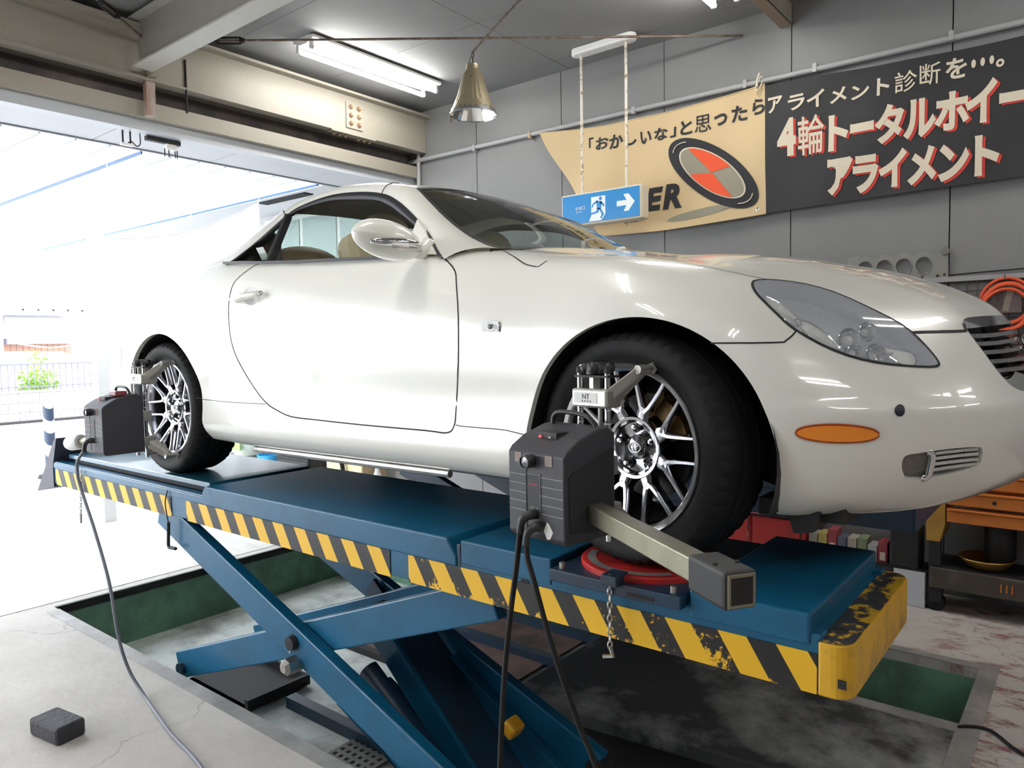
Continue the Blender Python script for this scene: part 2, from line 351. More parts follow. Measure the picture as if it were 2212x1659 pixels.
# fluorescent fixtures (two tubes each); the second one shows only its end
def fixture(x, y0, label, dark=False):
    t = thing('ceiling_light', label, 'ceiling light', (x, y0+.62, CEIL), group='twin-tube fluorescent battens')
    pr = [(-.05, 0), (-.115, -.012), (-.115, -.03), (-.03, -.055), (.03, -.055), (.115, -.03), (.115, -.012), (.05, 0)]
    obj('batten', MB().prism(pr, lambda a, z: (x+a, y0, CEIL+z-.002), lambda a, z: (x+a, y0+1.26, CEIL+z-.002)), WPLA, t)
    for q in (-1, 1):
        obj('tube', MB().cyl((x+q*.075, y0+.035, CEIL-.085), (x+q*.075, y0+1.225, CEIL-.085), .016, 12), TUBEM, t, smooth=40)
        for yy in (y0+.012, y0+1.235):
            h = MB(); h.box((x+q*.075, yy, CEIL-.06), (.03, .02, .085)); h.cyl((x+q*.075, yy-.012, CEIL-.085), (x+q*.075, yy+.012, CEIL-.085), .019, 12)
            obj('lamp_holder', h, WPLA, t, bevel=.003)
fixture(-3.39, .58, 'lit twin-tube ceiling light above the door end of the car')
fixture(-.85, .60, 'lit twin-tube ceiling light of which only the end shows above the banners')
fixture(1.7, .60, 'lit twin-tube ceiling light over the front of the car, outside the picture')
fixture(1.3, -4.4, 'added twin-tube fill light behind the photographer, outside the picture')  # unseen fixture added as fill from behind the camera
fixture(-.85, -2.0, 'lit twin-tube ceiling light over the near side of the bay, outside the picture')
fixture(4.2, -1.0, 'added twin-tube fill light far in front of the car, outside the picture')  # added to brighten the dim front and right of the bay
fixture(4.2, .75, 'added twin-tube fill light beside the back wall far right, outside the picture')  # extra unseen tubes, added for fill from the right
fixture(3.2, -3.4, 'added twin-tube fill light behind the photographer on the right, outside the picture')  # another added fill fixture for the car's front
fixture(-.85, -4.3, 'lit twin-tube ceiling light over the empty next bay, outside the picture')

# pendant reflector lamp
pl_ = thing('pendant_lamp', 'conical metal reflector lamp hanging from a cord above the car', 'lamp', (-2.0, .78, 3.05))
cx, cy = -2.0, .78
prof = [(.018, .272), (.034, .270), (.036, .245), (.040, .235), (.052, .218), (.085, .10), (.100, .065), (.102, .058), (.128, 0)]
bz = 2.925
SHD = M('lamp_shade_bronze', (.42, .36, .24), .35, .75)
sm_ = MB(); n = 48
vs = []
for r, h in prof:
    for k in range(n):
        a = 2*PI*k/n; rr = r*1.13+((.0016 if k % 2 else -.0016) if .055 < h < .225 else 0); vs.append((cx+rr*math.cos(a), cy+rr*math.sin(a), bz+h*1.1))
sm_.add(vs, [(i*n+k, i*n+(k+1) % n, (i+1)*n+(k+1) % n, (i+1)*n+k) for i in range(len(prof)-1) for k in range(n)])
sh = obj('shade', sm_, SHD, pl_, smooth=30)
inn = MB(); vs = []; n = 24; ip = [(.02, .20), (.075, .10), (.098, .055), (.126, .001)]
for r, h in ip:
    for k in range(n):
        a = 2*PI*k/n; rr = 1.13*r*(1.0 if k % 2 else .93); vs.append((cx+rr*math.cos(a), cy+rr*math.sin(a), bz+h))
inn.add(vs, [(i*n+k, i*n+(k+1) % n, (i+1)*n+(k+1) % n, (i+1)*n+k) for i in range(len(ip)-1) for k in range(n)])
obj('faceted_reflector', inn, CHROME, sh); obj('rim', MB().lathe([(.140, .004), (.147, .004), (.149, -.003), (.142, -.004), (.140, .004)], (cx, cy, bz), n=40), CHROME, sh, smooth=40)
dn = MB()
for k in range(26):
    a = 2*PI*k/26; a2 = 2*PI*(k+.5)/26; a3 = 2*PI*(k-.5)/26
    dn.add([(cx+.1440*math.cos(a3), cy+.1440*math.sin(a3), bz+.003), (cx+.1440*math.cos(a2), cy+.1440*math.sin(a2), bz+.003), (cx+.1335*math.cos(a), cy+.1335*math.sin(a), bz+.033)], [(0, 1, 2)])
obj('rim_teeth', dn, CHROME, sh)
obj('badge', MB().box((cx+.030, cy-.0566, bz+.20), (.022, .003, .022), Matrix.Rotation(.49, 3, 'Z') @ Matrix.Rotation(.27, 3, 'X')), M('badge_dark', (.08, .05, .04), .6), sh)
obj('cap', MB().lathe([(.0, .30), (.016, .298), (.021, .29)], (cx, cy, bz), n=16), WPLA, pl_, smooth=40)
hk = MB().tube([(cx, cy, bz+.29), (cx+.004, cy, bz+.34)], .004, 6); hk.tube([(cx+.01*math.cos(a)+.002, cy, bz+.355+.016*math.sin(a)) for a in np.linspace(0, 2*PI, 14)], .003, 6); obj('hook', hk, IRON, pl_)
top = Vector((-1.80, 1.08, CEIL)); lo = Vector((cx, cy, bz+.37))
cm = MB().tube([lo, top], .0065, 8)
for q in np.linspace(.05, .97, 9): cm.ball(lo.lerp(top, q), .010, 8, 5)
obj('cord', cm, M('cord_brown', (.10, .075, .06), .7), pl_)
obj('cord', MB().tube(smooth_path([lo, (cx-.02, cy-.015, bz+.30), (cx-.085, cy-.06, bz+.1), (cx-.125, cy-.065, bz-.0), (cx-.14, cy-.05, bz-.03)]), .0045, 6), M('cord_grey', (.16, .14, .12), .7), pl_)

# exit sign on two rods
sg = thing('exit_sign', 'blue emergency exit sign with running figure and arrow hanging on two rods', 'exit sign', (-1.86, 2.0, 2.5))
R0 = Vector((-1.86, 2.0, 2.52))
obj('housing', MB().b2((-2.205, 2.0, 2.40), (-1.525, 2.11, 2.638)), CREAMP, sg, bevel=.012)
SIGNB = M('sign_blue', (.02, .24, .58), .3); SIGNW = M('sign_white', (.83, .87, .88), .4)
fc = obj('face_panel', MB().b2((-2.190, 1.994, 2.415), (-1.540, 2.002, 2.624)), SIGNB, sg)
def sgp(mb, poly, d=.0):
    mb.prism(poly, lambda x, z: (-2.190+x, 1.9925-d, 2.415+z), lambda x, z: (-2.190+x, 1.9945-d, 2.415+z)); return mb
m = MB(); sgp(m, [(.255, .045), (.375, .045), (.375, .178), (.255, .178)]); sgp(m, [(.255, .045), (.375, .045), (.34, .004), (.235, .004)])
ar = [(.47, .085), (.55, .085), (.525, .045), (.565, .045), (.615, .105), (.565, .165), (.525, .165), (.55, .122), (.47, .122)]
obj('doorway_mark', m, SIGNW, fc); obj('arrow_mark', sgp(MB(), ar), SIGNW, fc)
m = MB(); sgp(m, [(.335+.013*math.cos(a), .160+.013*math.sin(a)) for a in np.linspace(0, 2*PI, 14)[:-1]], .001)
for q in ([(.300, .150), (.345, .138), (.338, .085), (.305, .088)], [(.305, .150), (.268, .130), (.258, .105), (.268, .102), (.278, .122), (.312, .136)], [(.338, .142), (.365, .118), (.368, .100), (.358, .100), (.352, .112), (.330, .125)],
          [(.305, .095), (.330, .090), (.315, .060), (.245, .050), (.240, .062), (.298, .072)], [(.318, .095), (.338, .088), (.365, .045), (.340, .015), (.330, .022), (.345, .046)]): sgp(m, q, .001)
obj('running_figure', m, SIGNB, fc)
def text_mesh(body, size, weight=0, italic=0):
    c = bpy.data.curves.new('t', 'FONT'); c.body = body; c.size = size; c.offset = weight; c.shear = italic; c.resolution_u = 3; c.fill_mode = 'FRONT'
    o = bpy.data.objects.new('t', c); COL.objects.link(o)
    me = bpy.data.meshes.new_from_object(o.evaluated_get(bpy.context.evaluated_depsgraph_get()))
    mb = MB(); mb.add([v.co[:] for v in me.vertices], [tuple(q.vertices) for q in me.polygons])
    bpy.data.objects.remove(o); bpy.data.curves.remove(c); bpy.data.meshes.remove(me); return mb
def text_fit(body, x0, x1, z0, z1, fn, weight=0, italic=0):
    mb = text_mesh(body, 1, weight, italic); V = np.array(mb.v); lo = V.min(0); hi = V.max(0)
    mb.v = [fn(x0+(x-lo[0])/(hi[0]-lo[0])*(x1-x0), z0+(y-lo[1])/(hi[1]-lo[1])*(z1-z0)) for x, y, _ in mb.v]; return mb
sf = lambda x, z: (-2.190+x, 1.9925, 2.415+z)
for i, ch in enumerate('非常口'): obj('lettering', text_fit(ch, .115+i*.030, .141+i*.030, .098, .121, sf), SIGNW, fc)
for i, ch in enumerate('EXIT'): obj('lettering', text_fit(ch, .125+i*.014+(.003 if ch == 'I' else 0), .135+i*.014-(.003 if ch == 'I' else 0), .077, .089, sf), SIGNW, fc)
RODM = M('rod_cream_rust', (.72, .68, .60), .5, var=(26, .52, .62, (.34, .2, .12)))
for x in (-2.04, -1.665): obj('rod', MB().cyl((x, 2.04, 2.63), (x, 2.04, 3.66), .0105, 10), RODM, sg)
pts = [(-.27*math.cos(a)-.0, .035*math.sin(a)) for a in np.linspace(0, 2*PI, 1)]
mp_ = []
for sx_, ang in ((1, -PI/2), (-1, PI/2)):
    for a in np.linspace(ang, ang+PI, 9): mp_.append((sx_*.215+.05*math.cos(a), .05*math.sin(a)))
obj('ceiling_mount', MB().prism(mp_, lambda x, y: (-1.85+x, 2.04+y, CEIL-.055), lambda x, y: (-1.85+x, 2.04+y, CEIL-.002)), WPLA, sg, bevel=.012)

# ---------------------------------------------------------------- banners
def lerp4(TL, TR, BR, BL, u, v, sag=0, sagb=0):
    x = (TL[0]*(1-u)+TR[0]*u)*(1-v)+(BL[0]*(1-u)+BR[0]*u)*v
    z = (TL[1]*(1-u)+TR[1]*u)*(1-v)+(BL[1]*(1-u)+BR[1]*u)*v
    z -= (sag*(1-v)+sagb*v)*4*u*(1-u)
    return x, z
def wav(x, z, d): return YW-d-.012-.008*math.sin(x*5.1+z*3)-.006*math.sin(x*9.7-z*8)-.002*math.sin((x+z)*14)
bg = thing('banner', 'beige cloth banner with Japanese lettering and wheel logo hung on the back wall', 'banner', (-1.6, YW, 2.8))
def beige(u, v): x, z = lerp4((-2.60, 3.235), (-.763, 3.215), (-.752, 2.372), (-2.04, 2.355), u, v, .055, .02); return x, wav(x, z, .05)-.02*math.exp(-u*9)*math.sin(v*9), z
cb1 = obj('cloth', MB().grid(lambda a, b: beige(a, b), 60, 30), CLOTHB, bg, smooth=True)
hm = MB(); hm.tube([beige(u, 0) for u in np.linspace(0, 1, 40)], .005, 6); hm.tube([beige(u, 1) for u in np.linspace(0, 1, 40)], .005, 6); obj('hem', hm, CLOTHB, bg)
def on_wall(d): return lambda x, z: (x, wav(x, z, .05)-d, z)
def wall_text(name, body, x0, x1, za, zb, h, mat_, parent, weight=0, italic=0, d=.004, dx=0, dz=0):
    """one line of print: baseline runs from (x0, za) to (x1, zb), h tall"""
    fn = lambda x, z: on_wall(d)(x+dx, za+(zb-za)*(x-x0)/(x1-x0)+z+dz)
    return obj(name, text_fit(body, x0, x1, 0, h, fn, weight, italic), mat_, parent)
def chars(line, fn, mat_, parent, weight=0, italic=0, dx=0, dz=0):
    """one printed character per box (glyph, x0, x1, z0, z1)"""
    for ch, x0, x1, z0, z1 in line:
        obj('lettering', text_fit(ch, x0+dx, x1+dx, z0+dz, z1+dz, fn, weight*(.22 if ch in '輪診断思' else 1), italic), mat_, parent)
LINE1 = [('「',-2.134,-2.091,3.036,3.113),('お',-2.07,-1.951,3.006,3.1),('か',-1.944,-1.822,2.99,3.095),('し',-1.802,-1.71,2.991,3.089),('い',-1.677,-1.587,2.981,3.071),('な',-1.565,-1.456,2.982,3.072),('」',-1.436,-1.39,2.985,3.057),('と',-1.357,-1.266,2.984,3.085),('思',-1.247,-1.128,2.981,3.096),('っ',-1.109,-1.018,3.002,3.082),('た',-0.988,-0.881,3.006,3.113),('ら',-0.847,-0.761,3.027,3.13)]
chars(LINE1, on_wall(.004), INK, cb1, .030)
chars([('E', -1.640, -1.492, 2.487, 2.652), ('R', -1.500, -1.352, 2.484, 2.660)], on_wall(.004), INK, cb1, .05, .2)
wall_text('lettering', 'system', -1.82, -1.66, 2.405, 2.41, .05, INK, cb1, 0, .3)
lc = (-1.122, 2.6925); ang = -.663
def ell_pts(a, b, n=48, c=lc, rot=ang, a0=0, a1=2*PI):
    o = []
    for q in np.linspace(a0, a1, n):
        x = a*math.cos(q); z = b*math.sin(q); o.append((c[0]+x*math.cos(rot)-z*math.sin(rot), c[1]+x*math.sin(rot)+z*math.cos(rot)))
    return o
def flat(poly, d, c=lc, rings=7):
    mb = MB(); fn = on_wall(d); n = len(poly)
    vs = [fn(*c)]+[fn(c[0]+(q[0]-c[0])*k/rings, c[1]+(q[1]-c[1])*k/rings) for k in range(1, rings+1) for q in poly]
    fs = [(0, i+1, i+2) for i in range(n-1)]+[(1+(k-1)*n+i, 1+k*n+i, 1+k*n+i+1, 1+(k-1)*n+i+1) for k in range(1, rings) for i in range(n-1)]
    return mb.add(vs, fs)
tl = obj('tyre_emblem', flat(ell_pts(.392, .160), .0045), INK, cb1)
obj('emblem_ring', flat(ell_pts(.290, .113), .007), CREAMI, tl); obj('emblem_disc', flat(ell_pts(.276, .105), .0095), GREYI, tl)
VERM = M('print_vermilion', (.72, .09, .03), .8)
def edge_at(th):
    u, v = math.cos(th-ang), math.sin(th-ang); k = 1/math.sqrt((u/.276)**2+(v/.105)**2); return (lc[0]+k*math.cos(th), lc[1]+k*math.sin(th))
for a0, a1 in ((10, 132), (177, 309)):
    obj('emblem_quarter', flat([edge_at(math.radians(q)) for q in np.linspace(a0, a1, 26)], .012), VERM, tl)
for s_ in (0, PI):
    a = ell_pts(.345, .137, 14, a0=-.55+s_, a1=.25+s_); mb = MB().tube([on_wall(.009)(*z) for z in a], .004, 5); obj('emblem_glint', mb, CREAMI, tl)
obj('emblem_shadow', flat(ell_pts(.25, .028, 30, c=(-1.22, 2.427), rot=.09), .004, (-1.22, 2.427)), GREYI, cb1)
obj('eyelet', MB().lathe([(.004, 0), (.012, -.004), (.012, 0)], (-.80, YW-.078, 2.40), (0, 1, 0), 12), CHROME, bg)
bk = thing('banner', 'black cloth banner with cream and red Japanese lettering right of the beige banner', 'banner', (.3, YW, 2.8))
def black(u, v): x, z = lerp4((-.762, 3.205), (1.75, 3.17), (1.75, 2.43), (-.752, 2.372), u, v, .035, .0); return x, wav(x, z, .05)-.001-.012*math.sin((x*1.1+z*1.6)*10)*max(0, u-.3)*v, z
def blackw(x, z, d):
    u = (x+.76)/2.51; v = (3.2-z)/.8; return (x, wav(x, z, .05)-.001-.012*math.sin((x*1.1+z*1.6)*10)*max(0, u-.3)*min(max(v, 0), 1)-d, z)
cb2 = obj('cloth', MB().grid(black, 80, 30), CLOTHK, bk, smooth=True)
bw_ = lambda d: (lambda x, z: blackw(x, z, d))
LINE2 = [('ア',-0.739,-0.644,3.013,3.117),('ラ',-0.606,-0.499,3.001,3.098),('イ',-0.488,-0.379,2.995,3.099),('メ',-0.349,-0.249,2.994,3.085),('ン',-0.224,-0.122,2.989,3.074),('ト',-0.08,-0.01,2.985,3.089),('診',0.017,0.135,2.977,3.097),('断',0.148,0.252,2.991,3.113),('を',0.277,0.382,2.998,3.114),('…',0.402,0.511,3.038,3.085),('。',0.519,0.559,3.012,3.056)]
LINE3 = [('4',-0.676,-0.556,2.721,2.96),('輪',-0.545,-0.383,2.709,2.952),('ト',-0.357,-0.237,2.702,2.924),('ー',-0.227,-0.091,2.788,2.845),('タ',-0.087,0.071,2.695,2.924),('ル',0.066,0.234,2.698,2.924),('ホ',0.225,0.399,2.713,2.931),('イ',0.377,0.531,2.724,2.965),('ー',0.539,0.671,2.809,2.867)]
LINE4 = [('ア',-0.36,-0.209,2.428,2.655),('ラ',-0.209,-0.065,2.42,2.647),('イ',-0.065,0.088,2.432,2.657),('メ',0.092,0.243,2.426,2.647),('ン',0.251,0.404,2.423,2.636),('ト',0.428,0.545,2.433,2.657)]
chars(LINE2, bw_(.004), CREAMI, cb2, .026)
for d, dx, dz, mt in ((.003, .014, -.010, REDI), (.0065, 0, 0, CREAMI)):
    chars(LINE3+[('ル', .69, .86, 2.70, 2.93)], bw_(d), mt, cb2, .045, 0, dx, dz); chars(LINE4, bw_(d), mt, cb2, .05, 0, dx, dz)
tie = thing('banner_tie', 'white cord loop tying the two banners to the conduit', 'tie', (-.80, YW-.04, 3.24))
obj('loop', MB().tube([(-.80+.018*math.cos(a), YW-.055+.035*math.sin(a), 3.225+.055*math.sin(a*1.0)) for a in np.linspace(0, 2*PI, 20)], .005, 6), CREAMP, tie)
obj('knot', MB().tube([(-.805, YW-.085, 3.20), (-.80, YW-.085, 3.25), (-.79, YW-.075, 3.285)], .007, 6), CREAMP, tie)

# ---------------------------------------------------------------- outside the door
ground = struct('ground', MB().b2((-60, -40, -.5), (-4.24, 40, -.02)), M('asphalt_pale', (.60, .60, .60), .85, var=(9, .35, .7, (.50, .50, .50), 10), bump=(45, .5)))
sf_ = struct('trim_2', MB().b2((-4.75, -7, 3.075), (-4.19, 6, 3.12)), M('soffit_backing', (.12, .12, .13), .8))
SOFM = M('soffit_board', (.50, .51, .53), .6)
y = -6.65
while y < 5.5:
    obj('soffit_board', MB().b2((-4.74, y+.003, 3.06), (-4.205, y+.905, 3.078)), SOFM, sf_); y += .9085
obj('fascia_edge', MB().b2((-4.775, -7, 3.05), (-4.745, 6, 3.12)), M('fascia_grey', (.32, .33, .36), .5), sf_)
def translucent(name, c, a=.5):
    m = bpy.data.materials.new(name); m.use_nodes = True; nt = m.node_tree; nt.nodes.remove(nt.nodes['Principled BSDF'])
    d = nt.nodes.new('ShaderNodeBsdfDiffuse'); d.inputs[0].default_value = c+(1,); t = nt.nodes.new('ShaderNodeBsdfTranslucent'); t.inputs[0].default_value = c+(1,)
    x = nt.nodes.new('ShaderNodeMixShader'); x.inputs[0].default_value = a; nt.links.new(d.outputs[0], x.inputs[1]); nt.links.new(t.outputs[0], x.inputs[2]); nt.links.new(x.outputs[0], nt.nodes['Material Output'].inputs[0]); return m
VINYL = translucent('white_translucent_sheet', (.92, .94, .96), .72)
rf = thing('carport_roof', 'white translucent ribbed carport roof outside the open shop door', 'carport roof', (-8, -2, 3.06))
k = 0; y = 1.70
while y > -5.8:
    obj('roof_sheet', MB().b2((-11.5, y-.222, 3.055), (-4.78, y, 3.061)), VINYL, rf)
    wide = k in (6,)
    obj('roof_rib', MB().b2((-11.5, y-.232, 3.03 if wide else 3.045), (-4.78, y-.222, 3.064)), M('rib_blue', (.05, .10, .22), .5) if wide else bpy.data.materials.get('rib_pale') or M('rib_pale', (.30, .33, .40), .5), rf)
    y -= .232; k += 1
obj('edge_strip', MB().b2((-11.5, 1.70, 3.04), (-4.78, 1.722, 3.07)), M('edge_blue', (.03, .12, .32), .4), rf)
an = struct('wall_annex', MB().b2((-9.5, 2.42, 0), (-4.22, 2.6, 3.06)), M('annex_wall', (.45, .46, .46), .7))
sfx = struct('trim_3', MB().b2((-9.5, 1.80, 3.06), (-4.78, 2.6, 3.12)), SOFM)
vt = MB()
for i in range(4): vt.b2((-6.0, 1.86+i*.03, 3.045), (-5.2, 1.875+i*.03, 3.06))
obj('soffit_vent', vt, IRON, sfx)
wn = struct('window_1', MB().b2((-6.7, 2.385, 2.36), (-4.7, 2.42, 3.0)), WPLA)
for i in range(3):
    obj('pane', MB().b2((-6.62+i*.655, 2.375, 2.42), (-6.03+i*.655, 2.384, 2.95)), M('annex_pane', (.42, .50, .48), .1) if i == 0 else bpy.data.materials['annex_pane'], wn)
pl2 = struct('pillar_1', MB().b2((-6.05, .16, -.02), (-5.95, .26, 3.06)), WPLA)
struct('pillar_2', MB().b2((-6.05, -4.1, -.02), (-5.95, -3.94, 3.06)), WPLA)
cu = thing('vinyl_curtain', 'white translucent vinyl curtain hanging behind the rear of the car', 'curtain', (-5.2, .68, 1.2))
def curt(u, v):
    yy = .0+1.36*u; zt = 2.42+.47*u-.10*math.sin(PI*u)-.0; return (-5.2+.02*math.sin(u*31)+.012*math.sin(u*13+v*4), yy, 1.12*(1-v)+zt*v)
obj('sheet', MB().grid(curt, 60, 12), VINYL, cu, smooth=True); [obj('hanging_cord', MB().cyl(curt(u, 1), (-5.2, curt(u, 1)[1], 3.05), .004, 5), WPLA, cu) for u in (0, .5, 1)]; obj('hem_cord', MB().tube([curt(u, 1) for u in np.linspace(0, 1, 30)], .006, 6), WPLA, cu)

# striped flexible post on the forecourt
sp = thing('striped_post', 'black and white diagonally striped post on the bright forecourt', 'post', (-9.0, .80, -.02))
def stripes(name, c1, c2, kx, kz, period, wear=0, duty=.5):
    m = M(name, c1, .5); nt, p = nodes_of(m); N = nt.nodes.new; L = nt.links.new
    tc = N('ShaderNodeTexCoord'); s = N('ShaderNodeSeparateXYZ'); L(tc.outputs['Object'], s.inputs[0])
    a = N('ShaderNodeMath'); a.operation = 'MULTIPLY'; a.inputs[1].default_value = kx/period; L(s.outputs[0], a.inputs[0])
    b = N('ShaderNodeMath'); b.operation = 'MULTIPLY_ADD'; b.inputs[1].default_value = kz/period; L(s.outputs[2], b.inputs[0]); L(a.outputs[0], b.inputs[2])
    f = N('ShaderNodeMath'); f.operation = 'FRACT'; L(b.outputs[0], f.inputs[0])
    g = N('ShaderNodeMath'); g.operation = 'LESS_THAN'; g.inputs[1].default_value = duty; L(f.outputs[0], g.inputs[0])
    x = N('ShaderNodeMix'); x.data_type = 'RGBA'; x.inputs[6].default_value = c1+(1,); x.inputs[7].default_value = c2+(1,); fac = g.outputs[0]
    if wear:
        n = N('ShaderNodeTexNoise'); n.inputs['Scale'].default_value = 60; n.inputs['Detail'].default_value = 8; n.inputs['Roughness'].default_value = .75; L(tc.outputs['Object'], n.inputs['Vector'])
        n2 = N('ShaderNodeTexNoise'); n2.inputs['Scale'].default_value = 7; L(tc.outputs['Object'], n2.inputs['Vector'])
        q = N('ShaderNodeMath'); q.operation = 'MULTIPLY'; L(n.outputs[0], q.inputs[0]); L(n2.outputs[0], q.inputs[1])
        # paint is scuffed along the lower rim
        z = N('ShaderNodeMapRange'); z.inputs[1].default_value = .06; z.inputs[2].default_value = .0; z.inputs[3].default_value = 0; z.inputs[4].default_value = .075; L(s.outputs[2], z.inputs[0])
        qq = N('ShaderNodeMath'); qq.operation = 'ADD'; L(q.outputs[0], qq.inputs[0]); L(z.outputs[0], qq.inputs[1])
        r = N('ShaderNodeMapRange'); r.inputs[1].default_value = .355-.02*wear; r.inputs[2].default_value = .37-.02*wear; L(qq.outputs[0], r.inputs[0])
        mx = N('ShaderNodeMath'); mx.operation = 'MAXIMUM'; L(fac, mx.inputs[0]); L(r.outputs[0], mx.inputs[1]); fac = mx.outputs[0]
    L(fac, x.inputs[0]); L(x.outputs[2], p.inputs['Base Color']); return m
sm2 = stripes('post_stripes', (.03, .05, .09), (.85, .85, .85), 1.0, 1.0, .30)
obj('pole', MB().lathe([(.0, 1.0), (.045, .98), (.06, .9), (.06, .03)], (-9.0, .80, -.02), n=20), sm2, sp, smooth=40); obj('base', MB().lathe([(.0, .05), (.13, .045), (.15, 0)], (-9, .80, -.02), n=24), IRON, sp, smooth=40)

# street side: block wall with railing, parked car, shrub, house
bw = thing('block_wall', 'grey concrete block wall across the street', 'wall', (-17, 2, -.02))
BWM = M('block_grey', (.42, .42, .45), .85, var=(1.2, .35, .7, (.30, .30, .33)))
for r in range(3):
    yy = -9+(.2 if r % 2 else 0)
    while yy < 10:
        obj('block', MB().b2((-17.15, yy+.004, -.02+r*.21), (-17.0, yy+.396, .182+r*.21)), BWM, bw); yy += .4
obj('coping', MB().b2((-17.17, -9, .61), (-16.98, 10, .65)), BWM, bw); obj('gutter_line', MB().b2((-16.98, -9, -.02), (-16.7, 10, .02)), IRON, bw)
rl = thing('street_railing', 'thin dark railing of upright bars on the block wall', 'railing', (-17.1, 2, .65))
RLM = M('railing_dark', (.10, .10, .13), .6)
obj('top_rail', MB().b2((-17.11, -9, 1.205), (-17.07, 10, 1.235)), RLM, rl); obj('bottom_rail', MB().b2((-17.11, -9, .72), (-17.07, 10, .745)), RLM, rl)
pm = MB()
for i in range(150): pm.b2((-17.1, -8.9+i*.125, .65), (-17.085, -8.885+i*.125, 1.22))
obj('railing_bars', pm, RLM, rl, kind='stuff')
pc = thing('parked_car', 'white parked car behind the railing across the street', 'car', (-18.6, 3.4, -.02))
side = [(1.3, .30), (1.3, .80), (1.55, .95), (2.3, 1.06), (2.75, 1.42), (3.3, 1.50), (4.2, 1.48), (4.9, 1.12), (5.4, 1.0), (5.45, .35)]
obj('body', MB().prism(side, lambda y, z: (-19.3, y, z), lambda y, z: (-17.8, y, z)), M('parked_car_white', (.8, .8, .8), .3, coat=1), pc, bevel=.08)
obj('side_window', MB().prism([(2.45, 1.08), (2.83, 1.38), (3.3, 1.44), (4.15, 1.42), (4.7, 1.10)], lambda y, z: (-17.85, y, z), lambda y, z: (-17.785, y, z)), M('parked_glass', (.25, .27, .30), .1), pc)
for yy in (2.05, 4.65): obj('wheel', MB().lathe([(.0, .0), (.2, .02), (.31, .0), (.31, -.2), (.0, -.2)], (-17.78, yy, .30), (1, 0, 0), 24), RUBBER, pc)
sb = thing('street_shrub', 'bright green leafy shrub at the railing across the street', 'shrub', (-17.6, 3.6, 0))
random.seed(3); lv = MB()
for i in range(420):
    a = random.uniform(0, 2*PI); r = random.random()**.6; c = Vector((-17.45+.16*r*math.cos(a), 3.55+.42*r*math.sin(a), .66+random.random()**1.3*(.85 if r < .5 else .4))); s_ = random.uniform(.035, .07)
    d1 = Vector((random.uniform(-1, 1), random.uniform(-1, 1), random.uniform(-.4, 1))).normalized(); d2 = d1.orthogonal().normalized()
    lv.add([c-d1*s_, c+d2*s_*.45, c+d1*s_, c-d2*s_*.45], [(0, 1, 2, 3)])
obj('foliage', lv, M('leaf_green', (.25, .42, .08), .6), sb, kind='stuff'); obj('stem', MB().tube([(-17.6, 3.55, -.02), (-17.62, 3.58, 1.2)], .02, 6), CARD, sb)
hs = thing('street_house', 'pale two storey house with brown timber siding behind the street wall', 'house', (-24, 5, 0))
HW = M('house_white', (.78, .78, .80), .8)
obj('wall', MB().b2((-30, 4.9, 0), (-24.6, 12, 6.5)), HW, hs); obj('wall', MB().b2((-30, -8, 0), (-24.2, 4.95, 6.5)), HW, hs)
obj('eave', MB().b2((-24.8, 4.9, 2.56), (-23.6, 10, 2.66)), M('eave_grey', (.35, .36, .42), .6), hs)
obj('shutter_box', MB().b2((-24.7, 5.1, 2.15), (-24.45, 6.75, 2.5)), HW, hs)
obj('lower_eave', MB().b2((-24.6, 5.05, 1.70), (-24.0, 6.8, 1.87)), M('tile_grey', (.25, .25, .32), .6), hs)
sd = M('siding_brown', (.33, .19, .14), .8); yy = 5.05
while yy < 6.72: obj('siding_board', MB().b2((-24.6, yy, 0), (-24.5, yy+.155, 1.70)), sd, hs); yy += .165
obj('house_window', MB().b2((-24.6, 6.85, .9), (-24.5, 7.6, 1.65)), M('dim_pane', (.32, .34, .40), .2), hs)
for i in range(6): obj('gutter_bracket', MB().box((-23.58, 5.3+i*.4, 2.70), (.05, .05, .06)), IRON, hs)
obj('overhead_cable', MB().tube(smooth_path([(-23.5, 4.9, 1.75), (-23.5, 5.6, 1.62), (-23.5, 6.2, 1.60), (-23.5, 7.5, 1.82)]), .02, 5), WPLA, hs)
# clutter outside the far corner, seen under the car
def simple(name, mb, mt, label, cat, loc, bevel=.004, **k): return tag(obj(name, mb, mt, loc=loc, bevel=bevel, **k), label, cat)
t = thing('laundry_tub', 'white and green plastic tub standing on the black crate behind the rear tyre', 'tub', (-6.77, 2.1, .30))
obj('tub', MB().lathe([(.0, 0), (.15, 0), (.2, .22), (.185, .22), (.14, .02), (.0, .02)], (-6.77, 2.1, .28), n=24), M('tub_white', (.75, .82, .72), .5), t, smooth=40)
obj('sticker', MB().box((-6.77+.06, 2.1-.183, .41), (.16, .01, .11)), M('tub_green', (.30, .55, .12), .6), t)
t = thing('tub_crate', 'black plastic crate under the white and green tub', 'crate', (-6.75, 2.1, -.02)); obj('body', MB().b2((-7.05, 1.85, -.02), (-6.5, 2.36, .275)), BLACKP, t, bevel=.01); obj('lip', MB().b2((-7.07, 1.83, .24), (-6.48, 2.38, .278)), BLACKP, t, bevel=.008)
t = thing('blue_bucket', 'blue plastic bucket behind the rear slip plate', 'bucket', (-6.3, 2.1, -.02)); obj('pail', MB().lathe([(.0, 0), (.12, 0), (.155, .34), (.145, .34), (.11, .02), (.0, .02)], (-6.3, 2.1, -.02), n=24), M('bucket_blue', (.02, .28, .55), .45), t, smooth=40); obj('bail', MB().tube([(-6.3+.15*math.cos(a), 2.1, .30+.08*math.sin(a)) for a in np.linspace(PI, 2*PI, 12)], .004, 6), STEEL, t)
